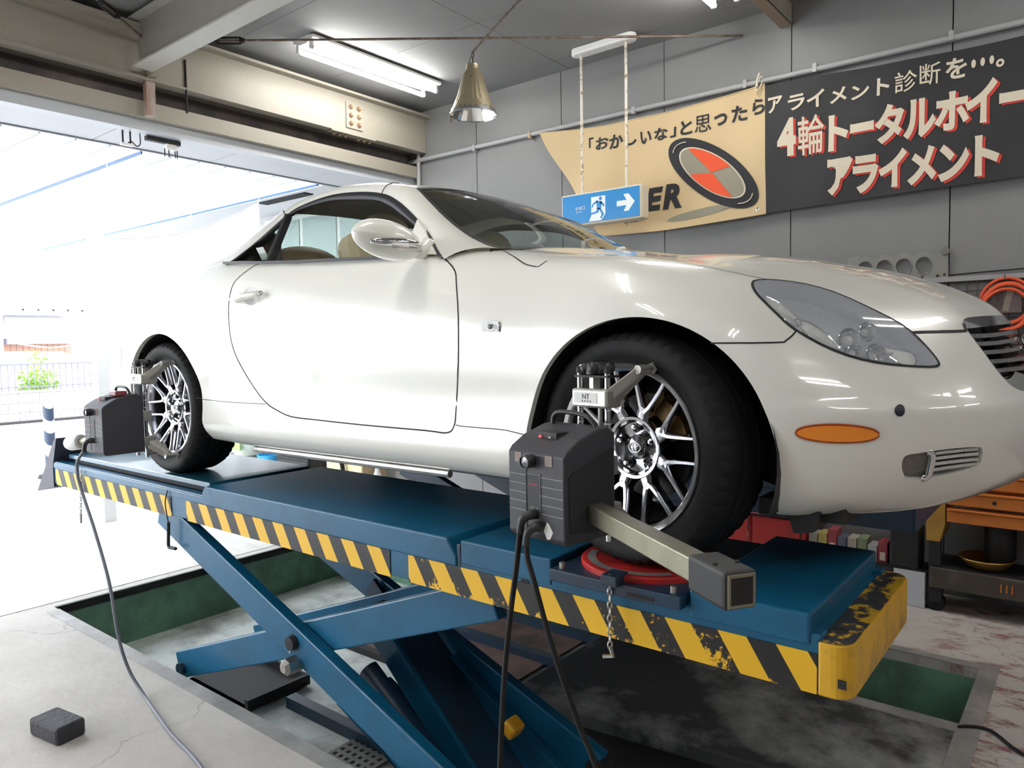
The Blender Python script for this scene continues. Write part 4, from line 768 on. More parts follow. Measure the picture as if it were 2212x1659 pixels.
OUT = {
 'door': [(2.2354,1.0272),(2.2255,1.023),(2.2115,1.0168),(2.1951,1.0076),(2.1761,0.9949),(2.1562,0.9803),(2.1405,0.965),(2.1317,0.951),(2.1264,0.9358),(2.1194,0.9136),(2.1083,0.8815),(2.0975,0.843),(2.0893,0.7996),(2.0842,0.7485),(2.0837,0.6914),(2.0871,0.6342),(2.097,0.5739),(2.1097,0.5137),(2.1136,0.4675),(2.1111,0.4412),(2.1097,0.4266),(2.1117,0.4152),(2.116,0.4041),(2.1239,0.3959),(2.1398,0.3905),(2.161,0.389),(2.1905,0.3904),(2.2422,0.3917),(2.333,0.3916),(2.452,0.3915),(2.5682,0.3916),(2.6695,0.3924),(2.7648,0.3934),(2.8488,0.3945),(2.9158,0.3951),(2.9685,0.3958),(3.0145,0.3983),(3.055,0.4037),(3.0886,0.411),(3.1202,0.4188),(3.1494,0.4257),(3.1762,0.4332),(3.2059,0.4443),(3.239,0.4598),(3.2721,0.4795),(3.3041,0.5051),(3.3368,0.5401),(3.3677,0.5814),(3.3941,0.6194),(3.4138,0.6492),(3.4269,0.6757),(3.4365,0.7031),(3.4443,0.7344),(3.4514,0.767),(3.4581,0.7957),(3.4636,0.8185),(3.4674,0.8381),(3.4701,0.8575),(3.4731,0.8788),(3.4761,0.9005),(3.4759,0.9193),(3.4709,0.9337),(3.4613,0.9456),(3.4469,0.9578),(3.4237,0.9731),(3.3968,0.9896),(3.3794,1.0022),(3.3403,1.0263)],
 'headlight': [(1.0759,1.0529),(1.0688,1.0686),(1.0534,1.0819),(1.0256,1.0959),(0.9909,1.1065),(0.9513,1.1125),(0.9101,1.1131),(0.8714,1.1071),(0.8332,1.0965),(0.7966,1.0805),(0.7607,1.0614),(0.722,1.0392),(0.6883,1.0162),(0.6695,0.9994),(0.6569,0.9821),(0.6443,0.9586),(0.6344,0.9299),(0.6276,0.8911),(0.623,0.854),(0.6209,0.8292),(0.6213,0.8111),(0.6237,0.7987),(0.6304,0.7908),(0.6422,0.7858),(0.6616,0.7842),(0.6938,0.7863),(0.7303,0.7906),(0.7656,0.7954),(0.8007,0.8024),(0.8351,0.8121),(0.8688,0.8244),(0.9007,0.8398),(0.9315,0.8577),(0.9636,0.8795),(0.9918,0.9018),(1.0084,0.9199),(1.0212,0.9378),(1.0378,0.9587),(1.0533,0.9794),(1.0652,0.9963),(1.0734,1.0127),(1.0775,1.0325)],
 'hoodgap_rear': [(2.1557,1.2056),(2.0548,1.137),(1.972,1.0834),(1.9299,1.0591),(1.9134,1.0492),(1.9063,1.0443),(1.8976,1.0389),(1.8838,1.0307),(1.869,1.0223),(1.854,1.0159),(1.8367,1.0118),(1.8187,1.0089),(1.806,1.0068)],
 'bumperseam': [(1.2127,0.7922),(1.2091,0.7935),(1.2019,0.7962),(1.1815,0.8034),(1.1355,0.8182),(1.0772,0.8339),(1.0343,0.8435),(1.0188,0.8477),(1.0169,0.8497),(1.0148,0.8531),(1.0079,0.8597),(1.0009,0.8678),(0.9947,0.8755),(0.9897,0.8826),(0.9856,0.8894),(0.9828,0.8941)],
 'hoodgap_front': [(0.649,0.952),(0.5862,0.9651),(0.5035,0.9778),(0.3951,0.9883)],
 'grille_out': [(0.3691,1.045),(0.3727,1.0384),(0.3779,1.0271),(0.3836,1.0016),(0.3901,0.955),(0.3962,0.8996),(0.4006,0.8528),(0.4042,0.8191),(0.4067,0.7906),(0.4073,0.7649),(0.4055,0.7419),(0.4023,0.7223),(0.3985,0.7053),(0.395,0.691),(0.3913,0.6791),(0.3864,0.6682),(0.3798,0.6576),(0.372,0.6478),(0.3633,0.6389),(0.3524,0.6307),(0.3407,0.6232),(0.3327,0.6176)],
 'cap_top': [(0.3691,1.045),(0.3674,1.0524),(0.3645,1.0634),(0.358,1.0748),(0.3473,1.0859),(0.3327,1.0979),(0.3127,1.1102),(0.2864,1.1213),(0.2553,1.1306),(0.2211,1.1383),(0.1781,1.1453),(0.1263,1.1504),(0.0808,1.154)],
 'cap_bot': [(0.3788,1.0051),(0.3636,1.0077),(0.3409,1.0114),(0.3145,1.0158),(0.2859,1.02),(0.2542,1.0234),(0.2198,1.0256),(0.1763,1.0267),(0.1239,1.0264),(0.0776,1.0259)],
 'bowl_top': [(0.4002,0.7189),(0.3971,0.7133),(0.3922,0.7057),(0.3847,0.701),(0.3738,0.7014),(0.3601,0.7048),(0.3459,0.7104),(0.3303,0.7197),(0.314,0.7312),(0.3021,0.7395)],
 'fog': [(0.7701,0.3774),(0.7719,0.3828),(0.7719,0.388),(0.7689,0.3924),(0.7625,0.3951),(0.7531,0.3964),(0.7407,0.398),(0.7243,0.4004),(0.7045,0.4028),(0.6833,0.4048),(0.6593,0.4062),(0.6329,0.4067),(0.6097,0.406),(0.5937,0.4049),(0.5831,0.4031),(0.5752,0.3986),(0.5682,0.3893),(0.5625,0.3785),(0.5597,0.3699),(0.5611,0.3649),(0.5664,0.3617),(0.5757,0.3592),(0.5899,0.357),(0.6075,0.3552),(0.6254,0.3536),(0.6425,0.3521),(0.6598,0.3508),(0.6777,0.3501),(0.6979,0.3499),(0.7186,0.3503),(0.735,0.3515),(0.7446,0.3536),(0.7503,0.3566),(0.7554,0.3605),(0.7614,0.3656),(0.7667,0.3716)],
 'foglamp': [(0.7691,0.3774),(0.7705,0.3822),(0.7702,0.3867),(0.7671,0.3906),(0.7601,0.3935),(0.7503,0.3955),(0.7404,0.397),(0.7304,0.3984),(0.7202,0.3992),(0.7122,0.3986),(0.7076,0.396),(0.705,0.3919),(0.7028,0.3872),(0.7003,0.3815),(0.698,0.3752),(0.696,0.3691),(0.693,0.3627),(0.6903,0.3562),(0.6927,0.3516),(0.7046,0.3502),(0.7215,0.3508),(0.7356,0.3523),(0.7439,0.3544),(0.7496,0.3574),(0.7549,0.3612),(0.7606,0.3662),(0.7658,0.372)],
 'marker': [(0.8409,0.4431),(0.8421,0.4395),(0.8461,0.4361),(0.8526,0.4331),(0.8615,0.4305),(0.8725,0.4285),(0.8853,0.4269),(0.8994,0.426),(0.9145,0.4256),(0.93,0.4257),(0.9455,0.4265),(0.9606,0.4277),(0.9747,0.4295),(0.9874,0.4318),(0.9984,0.4345),(1.0072,0.4376),(1.0137,0.441),(1.0175,0.4447),(1.0187,0.4486),(1.0172,0.4525),(1.0129,0.4564),(1.0062,0.46),(0.9973,0.4633),(0.9863,0.466),(0.9738,0.4681),(0.96,0.4694),(0.9453,0.47),(0.9302,0.4697),(0.915,0.4687),(0.9002,0.4669),(0.8862,0.4645),(0.8735,0.4616),(0.8624,0.4582),(0.8533,0.4546),(0.8465,0.4508),(0.8424,0.4469)],
 'repeater': [(1.982,0.781),(1.9807,0.7858),(1.973,0.7881),(1.9484,0.7905),(1.9237,0.7912),(1.9149,0.7898),(1.9119,0.7852),(1.9096,0.7738),(1.9101,0.7622),(1.9114,0.7573),(1.919,0.755),(1.9434,0.7527),(1.9683,0.7521),(1.9773,0.7534),(1.9803,0.7579),(1.9824,0.7694)],
 'sensor': [(0.7801,0.5313),(0.7815,0.5205),(0.7836,0.5119),(0.7863,0.5056),(0.7895,0.5019),(0.7929,0.5007),(0.7962,0.502),(0.7991,0.5059),(0.8013,0.5122),(0.8023,0.521),(0.802,0.5318),(0.8003,0.5441),(0.7973,0.5563),(0.7935,0.5667),(0.7895,0.5735),(0.7858,0.5758),(0.7827,0.5734),(0.7806,0.5664),(0.7795,0.5559),(0.7794,0.5436)],
 'handlecup': [(3.2499,0.8748),(3.2487,0.8631),(3.2537,0.8527),(3.2644,0.8445),(3.2793,0.8393),(3.297,0.8376),(3.3157,0.8394),(3.3336,0.8447),(3.3492,0.853),(3.3612,0.8635),(3.3687,0.8752),(3.3709,0.8872),(3.3676,0.8981),(3.3585,0.9066),(3.3444,0.9119),(3.3266,0.9136),(3.307,0.9116),(3.2877,0.9061),(3.2706,0.8976),(3.2574,0.8867)],
 'rocker_front': [(2.104,0.4187),(2.0992,0.4179),(2.0908,0.4168),(2.0723,0.4159),(2.036,0.4158),(1.9904,0.4159),(1.9524,0.4158),(1.9283,0.4156),(1.9108,0.4153),(1.8951,0.4146),(1.8806,0.4133),(1.8678,0.4117),(1.8539,0.4098),(1.8356,0.4074),(1.8164,0.4046),(1.803,0.4025)],
 'rocker_rear': [(3.7516,0.4289),(3.7147,0.4287),(3.6536,0.4287),(3.5697,0.4296),(3.4656,0.4312),(3.3231,0.4354),(3.2073,0.4386)],
 'belt': [(3.2878,1.0212),(2.8883,1.0291),(2.6089,1.0316),(2.2418,1.0301)],
 'leaf1': [(1.0447,1.0239),(1.0406,1.0265),(1.0337,1.0243),(1.0249,1.0195),(1.0143,1.0132),(1.0019,1.0046),(0.9897,0.9932),(0.9758,0.9767),(0.9621,0.9579),(0.9548,0.9428),(0.9574,0.9324),(0.966,0.9253),(0.9757,0.9233),(0.986,0.9281),(0.9977,0.9378),(1.0089,0.949),(1.0194,0.9614),(1.0293,0.9756),(1.037,0.9892),(1.0422,1.0023),(1.045,1.015)],
 'leaf2': [(0.9719,0.9452),(0.9662,0.9515),(0.9537,0.9522),(0.9405,0.9494),(0.9278,0.9431),(0.9145,0.9333),(0.9028,0.9219),(0.8934,0.9087),(0.8857,0.8936),(0.88,0.8804),(0.8759,0.8701),(0.8738,0.8619),(0.8754,0.8568),(0.882,0.8552),(0.8922,0.8565),(0.9037,0.8608),(0.9167,0.8677),(0.931,0.8772),(0.944,0.8897),(0.9562,0.9084),(0.9673,0.9296)],
 'leaf3': [(0.7639,0.8892),(0.7563,0.8928),(0.7401,0.8887),(0.7228,0.8839),(0.7044,0.8822),(0.6846,0.8799),(0.6703,0.8736),(0.6649,0.8609),(0.6653,0.8447),(0.6691,0.8302),(0.6764,0.8176),(0.6867,0.8067),(0.6973,0.8017),(0.7075,0.8037),(0.7183,0.8113),(0.7293,0.8239),(0.7432,0.8456),(0.7576,0.8716)],
 'lampcentres': [(0.8383,0.911),(0.7795,0.8582),(0.7684,0.9647),(0.836,0.8608)],
 'fogbar0': [(0.7051,0.3917),(0.6682,0.3947),(0.626,0.3964),(0.5797,0.3956)],
 'fogbar1': [(0.6997,0.3816),(0.6625,0.384),(0.6195,0.3852),(0.5721,0.3839)],
 'fogbar2': [(0.6934,0.3718),(0.6554,0.3738),(0.6113,0.3745),(0.5624,0.3727)],
 'fogbar3': [(0.6859,0.3617),(0.6476,0.364),(0.6027,0.365),(0.5532,0.3634)],
 'archf': [(1.0642,0.1764),(1.063,0.17),(1.0681,0.2279),(1.0703,0.2699),(1.0695,0.302),(1.0671,0.3245),(1.0647,0.3411),(1.063,0.355),(1.0626,0.3682),(1.0634,0.3819),(1.0654,0.398),(1.0684,0.4171),(1.0723,0.4388),(1.0772,0.463),(1.0833,0.4906),(1.0907,0.5301),(1.0986,0.5859),(1.1067,0.6311),(1.1157,0.6649),(1.1256,0.6953),(1.1368,0.7214),(1.1493,0.7434),(1.1633,0.7617),(1.1787,0.7766),(1.1955,0.7886),(1.2135,0.7983),(1.2325,0.806),(1.2525,0.8119),(1.2732,0.8162),(1.2946,0.819),(1.3165,0.8205),(1.3387,0.8208),(1.3611,0.8199),(1.3837,0.8182),(1.4063,0.8156),(1.4289,0.8123),(1.4514,0.8085),(1.4735,0.804),(1.4953,0.7986),(1.5166,0.7923),(1.5376,0.785),(1.5581,0.7767),(1.5782,0.7671),(1.5979,0.7563),(1.6171,0.7445),(1.6356,0.7315),(1.6535,0.7175),(1.6706,0.7023),(1.6871,0.6859),(1.7027,0.6683),(1.7174,0.6494),(1.7312,0.6292),(1.7441,0.6067),(1.7559,0.5818),(1.7667,0.5558),(1.7764,0.5302),(1.785,0.5061),(1.7924,0.4838),(1.7986,0.4634),(1.8036,0.4444),(1.8074,0.4258),(1.8099,0.4071),(1.8112,0.3874),(1.8112,0.3678),(1.8099,0.3477),(1.8074,0.3259),(1.8036,0.3016),(1.7987,0.2744),(1.7925,0.2418),(1.7853,0.1626),(1.7768,0.1493),(1.7884,0.1504)],
 'archr': [(3.7242,0.1446),(3.7341,0.1663),(3.7257,0.2275),(3.7184,0.2597),(3.7123,0.2849),(3.7074,0.3076),(3.7038,0.329),(3.7013,0.3486),(3.7001,0.3672),(3.7001,0.3859),(3.7013,0.4055),(3.7038,0.4255),(3.7074,0.4456),(3.7123,0.4657),(3.7184,0.4859),(3.7257,0.5066),(3.7341,0.5275),(3.7437,0.5483),(3.7543,0.5687),(3.766,0.5883),(3.7786,0.6067),(3.7923,0.6238),(3.8069,0.6393),(3.8223,0.6537),(3.8386,0.6669),(3.8556,0.6789),(3.8734,0.6899),(3.8918,0.6997),(3.9108,0.7084),(3.9303,0.716),(3.9502,0.7225),(3.9706,0.7279),(3.9913,0.7323),(4.0122,0.7355),(4.0333,0.7377),(4.0545,0.7388),(4.0757,0.7387),(4.0969,0.7376),(4.1179,0.7354),(4.1386,0.7321),(4.1591,0.7277),(4.1793,0.7224),(4.1992,0.7159),(4.2186,0.7085),(4.2375,0.7001),(4.2559,0.6907),(4.2737,0.6802),(4.2909,0.6687),(4.3073,0.6558),(4.3228,0.6413),(4.3376,0.6248),(4.3513,0.6046),(4.3641,0.5799),(4.3757,0.5515),(4.3864,0.523),(4.3959,0.4975),(4.4044,0.4757),(4.4117,0.4566),(4.4179,0.4385),(4.4228,0.421),(4.4265,0.4039),(4.429,0.3873),(4.4303,0.3718),(4.4303,0.3569),(4.4291,0.3414),(4.4266,0.3239),(4.4229,0.3036),(4.4178,0.2802),(4.4114,0.253),(4.4036,0.2172),(4.3941,0.1438),(4.4065,0.135)]}

# ---------------------------------------------------------------- the car
car = thing('car', 'white two-door coupe raised on the blue scissor lift', 'car', (-1.3, 0, LT))
def P3(q, near=True):
    q = np.atleast_2d(q); o = q.copy(); o[:, 2] += LT
    if near: o[:, 1] *= -1
    return o
def skin(s, t): return SK.at(s, t)
def skin_n(s, t):
    h = 1e-3; a = SK.at(s+h, t)-SK.at(s-h, t); b = SK.at(s, np.clip(t+h, 0, SK.t[-1]))-SK.at(s, np.clip(t-h, 0, 9)); n = np.cross(a, b)
    n /= np.maximum(np.linalg.norm(n, axis=1), 1e-9)[:, None]; return n      # sign fixed below
def inpoly(P, poly):
    x, y = P[:, 0], P[:, 1]; r = np.zeros(len(P), bool); q = np.array(poly)
    for (x1, y1), (x2, y2) in zip(q, np.roll(q, -1, 0)):
        c = ((y1 > y) != (y2 > y)); xi = (x2-x1)*(y-y1)/np.where(y2 == y1, 1e-12, y2-y1)+x1; r ^= c & (x < xi)
    return r
S1, T1 = SK.S1, SK.T1
def dens(p, d=.03):
    o = []
    for a, b in zip(p[:-1], p[1:]):
        n = max(1, int(math.hypot(b[0]-a[0], b[1]-a[1])/d)); o += [(a[0]+(b[0]-a[0])*i/n, a[1]+(b[1]-a[1])*i/n) for i in range(n)]
    return o+[p[-1]]
def arch(n): p = OUT[n]; return [(p[0][0], -.02)]+p+[(p[-1][0], -.02)]
archF, archR = arch('archf'), arch('archr')
door = OUT['door']
beltT = 1.029
uA, uH, uJ, uK = SK.u[1], SK.u[8], SK.u[10], SK.u[11]
grille = OUT['grille_out']; cap = OUT['cap_top']
g_end_t = .60; c_end = OUT['cap_top'][-1][1]
grille_all = [(0, g_end_t), (.13, g_end_t-.0)]+list(reversed(grille))+cap[1:]+[(0, c_end+.004)]
bt = OUT['bowl_top']; cbm = OUT['cap_bot']
grille_in = [(0, g_end_t+.055), (.12, g_end_t+.055)]+[q for q in reversed(bt)]+[(a-.004, b) for a, b in reversed(grille[3:11])]+[(cbm[0][0], cbm[0][1]-.003)]+cbm+[(0, cbm[-1][1]-.004)]
cabin = dens([(2.14, T1+.05), (2.14, 1.30), (2.10, 1.13), (2.19, 1.045), (2.26, beltT+.004), (3.5, beltT+.004), (3.66, beltT+.006), (3.90, 1.06), (4.1, 1.22), (4.32, 1.6), (4.38, T1+.05)])
hgr = OUT['hoodgap_rear']; hl = OUT['headlight']
hgf = OUT['hoodgap_front']
hood_line = [hgr[0], *hgr[1:]]
crest = [(1.75, 1.125), (1.5, 1.125), (1.25, 1.115), (1.05, 1.10), (.96, 1.10)]
hood_edge = dens(hgr+crest[:]+[hl[8]], .04)
hl_inner = hl[8:18]
front_gap = dens([hl[17]]+hgf+[OUT['cap_top'][0]], .03)
hood_poly = hood_edge+hl_inner+front_gap+[(OUT['cap_top'][0])]+cap[1:]+[(-.05, c_end), (-.05, T1+.1), (2.14, T1+.1), (2.12, 1.2)]
bs_ = OUT['bumperseam']
bump_poly = dens([bs_[0]]+bs_[1:]+[hl[30], hl[20]]+[hl[17]]+hgf+[OUT['cap_top'][0], (-.05, c_end), (-.05, -.1), (1.03, -.1)])
rk_f, rk_r = OUT['rocker_front'], OUT['rocker_rear']
dl = [q for q in door if q[1] < .46]
door_low = sorted([q for q in door if q[1] < .42 and 2.1 < q[0] < 3.3], key=lambda q: q[0])
rock_top = list(reversed(rk_f))+door_low+list(reversed(rk_r))
rock_top = sorted(rk_f+door_low+rk_r, key=lambda q: q[0])
rock_poly = dens(rock_top+[(3.75, -.1), (1.7, -.1)])
rb_seam = dens([(4.50, .52), (4.52, .75), (4.60, .90), (4.9, .93), (5.3, .92), (S1, .92)], .05)
rb_poly = [(4.3, -.1), (4.3, .5)]+rb_seam+[(S1+.1, .92), (S1+.1, -.1)]
trunk_poly = dens([(4.45, T1+.1), (4.62, 1.35), (4.72, 1.16), (4.9, 1.09), (5.2, 1.02), (S1+.1, 1.0)], .05)+[(S1+.1, T1+.1)]
tail_poly = dens([(4.66, .98), (4.9, .955), (5.08, .96), (5.06, 1.04), (4.86, 1.06), (4.70, 1.03)], .03)
REG = [('arch', archF, None), ('arch', archR, None), ('cabin', cabin, None), ('fog', OUT['fog'], None), ('grille', grille_in, None), ('headlight', hl, None),
       ('grille_surround', grille_all, CHROME), ('sensor', OUT['sensor'], None), ('marker', OUT['marker'], None), ('repeater', OUT['repeater'], None), ('tail', tail_poly, None), ('cup', OUT['handlecup'], None),
       ('door', door, WHITE), ('hood', hood_poly, WHITE), ('front_bumper', bump_poly, WHITE), ('side_sill', rock_poly, WHITE), ('rear_bumper', rb_poly, WHITE), ('boot_lid', trunk_poly, WHITE)]
def cdt_skin():
    ss = np.concatenate([np.linspace(0, 1.2, 46), np.linspace(1.225, 3.8, 80), np.linspace(3.83, S1, 62)]); ts = np.linspace(0, T1, 66)
    V = [(s, t) for s in ss for t in ts]; E = []; ns, nt_ = len(ss), len(ts)
    for i in range(ns-1):
        for j in (0, nt_-1): E.append((i*nt_+j, (i+1)*nt_+j))
    for j in range(nt_-1): E += [(j, j+1), ((ns-1)*nt_+j, (ns-1)*nt_+j+1)]
    for n, poly, m in REG:
        k = len(V); V += [(float(min(max(a, -.06), S1+.06)), float(min(max(b, -.03), T1+.04))) for a, b in poly]; N = len(poly); E += [(k+i, k+(i+1) % N) for i in range(N)]
    v, e, f, *_ = delaunay_2d_cdt([Vector(q) for q in V], E, [], 0, 1e-5)
    return np.array([q[:] for q in v]), np.array([t for t in f if len(t) == 3])
SV, SF = cdt_skin()
SVc = np.stack([np.clip(SV[:, 0], 0, S1), np.clip(SV[:, 1], 0, T1)], 1)
cen = SV[SF].mean(1)
ok = (cen[:, 0] > 0) & (cen[:, 0] < S1) & (cen[:, 1] > 0) & (cen[:, 1] < T1)
region = np.array(['rest']*len(SF), dtype=object)
done = ~ok; region[done] = 'out'
for n, poly, m in REG:
    k = inpoly(cen, poly) & ~done; region[k] = n; done |= k
r = region == 'rest'
region[r & (cen[:, 0] < 2.2)] = 'front_fender'; region[r & (cen[:, 0] >= 2.2)] = 'rear_quarter'
SP = SK.at(SVc[:, 0], SVc[:, 1]); SN = skin_n(np.clip(SVc[:, 0], .002, S1-.002), np.clip(SVc[:, 1], .002, T1-.002))
ctr = np.array([-1.3, 0, .55]); flip = np.einsum('ij,ij->i', SN, (SP-ctr)*np.array([.35, 1, 1])) < 0
if flip.mean() > .5: SN = -SN
def region_mesh(names, near, off=0.0, tris=None):
    T = SF[np.isin(region, names)] if tris is None else tris
    u, inv = np.unique(T, return_inverse=True); inv = inv.reshape(T.shape)
    q = SP[u]+SN[u]*off; n = SN[u].copy(); q = q.copy(); q[:, 2] += LT
    if near: q[:, 1] *= -1; n[:, 1] *= -1
    mb = MB(); tri = inv
    a = q[tri]; fn = np.cross(a[:, 1]-a[:, 0], a[:, 2]-a[:, 0]); w_ = np.einsum('ij,ij->i', fn, n[tri].mean(1)) < 0; tri = tri.copy(); tri[w_] = tri[w_][:, ::-1]
    mb.add(q.tolist(), [tuple(int(i) for i in t) for t in tri]); mb.n = n.tolist(); return mb
def both(mb1, mb2):
    n1, n2 = mb1.n, mb2.n; mb1.add(mb2.v, mb2.f); mb1.n = n1+n2; return mb1
CP = {}
for nm in ('hood', 'front_bumper', 'rear_bumper', 'boot_lid', 'grille_surround'):
    CP[nm] = obj(nm, both(region_mesh([nm], True), region_mesh([nm], False)), CHROME if nm == 'grille_surround' else WHITE, car)
for near_ in (True, False):
    for nm in ('front_fender', 'door', 'side_sill', 'rear_quarter'):
        CP[nm, near_] = obj(nm, region_mesh([nm], near_), WHITE, car)
def sk_pts(poly, off=0, near=True, closed=False):
    a = np.array(poly, float); a[:, 0] = np.clip(a[:, 0], 0, S1); a[:, 1] = np.clip(a[:, 1], 0, T1)
    p = SK.at(a[:, 0], a[:, 1]); n = skin_n(np.clip(a[:, 0], .002, S1-.002), np.clip(a[:, 1], .002, T1-.002))
    if flip.mean() > .5: n = -n
    q = p+n*off; q = q.copy(); q[:, 2] += LT
    if near: q[:, 1] *= -1; n = n*np.array([1, -1, 1])
    return q, n
def ribbon(poly, wd, near, off=.0007, closed=False):
    a = [np.array(q, float) for q in poly]
    if closed: a = a+[a[0]]
    P, n = sk_pts(a, off, near); d = np.gradient(P, axis=0); s = np.cross(d, n); s /= np.maximum(np.linalg.norm(s, axis=1), 1e-9)[:, None]
    mb = MB(); mb.add(np.stack([P-s*wd/2, P+s*wd/2], 1).reshape(-1, 3).tolist(), [(2*i, 2*i+1, 2*i+3, 2*i+2) for i in range(len(P)-1)]); return mb
def add(a, b): a.add(b.v, b.f); return a
DR = dens(door, .02)
for near_ in (True, False):
    obj('door_gap', ribbon(DR, .0052, near_), SEAM, CP['door', near_])
    obj('panel_gap', ribbon(dens(rk_f, .02), .003, near_), SEAM, CP['front_fender', near_]); obj('panel_gap', ribbon(dens(rk_r, .02), .003, near_), SEAM, CP['rear_quarter', near_])
    obj('bumper_gap', ribbon(dens(bs_, .02), .0042, near_), SEAM, CP['front_fender', near_])
    h = ribbon(hood_edge[:len(dens(hgr, .04))+1], .0045, near_); obj('hood_gap', h, SEAM, CP['front_fender', near_])
    obj('hood_side_gap', ribbon(dens(crest[1:]+[hl[6]], .02), .0022, near_), SEAM, CP['front_fender', near_])
    obj('hood_front_gap', ribbon(front_gap, .010, near_), SEAM, CP['hood'])
    obj('bumper_gap', ribbon(rb_seam, .004, near_), SEAM, CP['rear_quarter', near_])
    obj('boot_gap', ribbon(trunk_poly[:-1], .005, near_), SEAM, CP['boot_lid'])
    # arch lips and wheel housings
    for nm, ap, cx_, cz, R in (('front_fender', OUT['archf'], .03, .318, .372), ('rear_quarter', OUT['archr'], -2.595, .33, .365)):
        P, n = sk_pts(ap, 0, near_); sg_ = -1 if near_ else 1
        Q = P.copy(); Q[:, 1] -= sg_*.022; mb = MB(); mb.add(np.stack([P, Q], 1).reshape(-1, 3).tolist(), [(2*i, 2*i+1, 2*i+3, 2*i+2) for i in range(len(P)-1)]); obj('arch_lip', mb, WHITE, CP[nm, near_], smooth=True)
        A = np.linspace(-.35, PI+.35, 28); mb = MB()
        P0 = [(cx_+(R+.005)*math.cos(a), sg_*(.60), LT+cz+(R+.005)*math.sin(a)) for a in A]; P1 = [(cx_+(R+.004)*math.cos(a), sg_*.868, LT+cz+(R+.004)*math.sin(a)) for a in A]
        mb.add(P0+P1, [(i, i+1, 28+i+1, 28+i) for i in range(27)]); mb.add(P0+[(cx_, sg_*.60, LT+cz)], [(i, i+1, 28) for i in range(27)]); obj('wheel_housing', mb, BLACKM, CP[nm, near_])
under = MB(); under.b2((-3.35, -.70, LT+.21), (-2.98, .70, LT+.6)); under.b2((-2.22, -.72, LT+.19), (-.36, .72, LT+.26)); under.b2((.42, -.60, LT+.21), (.62, .60, LT+.3)); under.b2((-2.98, -.58, LT+.24), (.42, .58, LT+.32))
under.b2((.30, -.70, LT+.155), (.52, .70, LT+.20)); obj('underbody', under, BLACKM, car)
tr = MB().tube([(-1.95, -.80, LT+.165), (-.75, -.80, LT+.172)], .014, 8); obj('brake_line', tr, STEEL, car)
fl_ = MB().prism([(.385, .19), (.47, .19), (.455, .135), (.405, .125)], lambda x, z: (x, -.74, LT+z), lambda x, z: (x, -.56, LT+z)); obj('air_deflector', fl_, BLACKM, car)

# lamps, grille, small fittings cut into the skin
def recess(poly, depth, near_, wall, back, parent, name):
    P, n = sk_pts(list(poly)+[poly[0]], 0, near_); c = P.mean(0); nm_ = n.mean(0); nm_ /= np.linalg.norm(nm_)
    Q = P-nm_*depth; Q = c-nm_*depth+(Q-(c-nm_*depth))*.93; N = len(P)
    mb = MB(); mb.add(np.stack([P, Q], 1).reshape(-1, 3).tolist(), [(2*i, 2*i+1, 2*i+3, 2*i+2) for i in range(N-1)]); w_ = obj(name, mb, wall, parent, smooth=35)
    mb = MB(); mb.add([tuple(Q.mean(0))]+Q.tolist(), [(0, i+1, i+2) for i in range(N-1)]); obj(name+'_back', mb, back, w_)
    return w_, c, nm_
HLB = M('headlight_bowl', (.66, .68, .71), .3, .2); HLR = M('reflector_ribbed', (.78, .77, .70), .25, .6, bump=(220, .3)); BULB = M('bulb_glass', (.9, .9, .88), .08, coat=1)
GRD = M('grille_dark', (.012, .012, .014), .5)
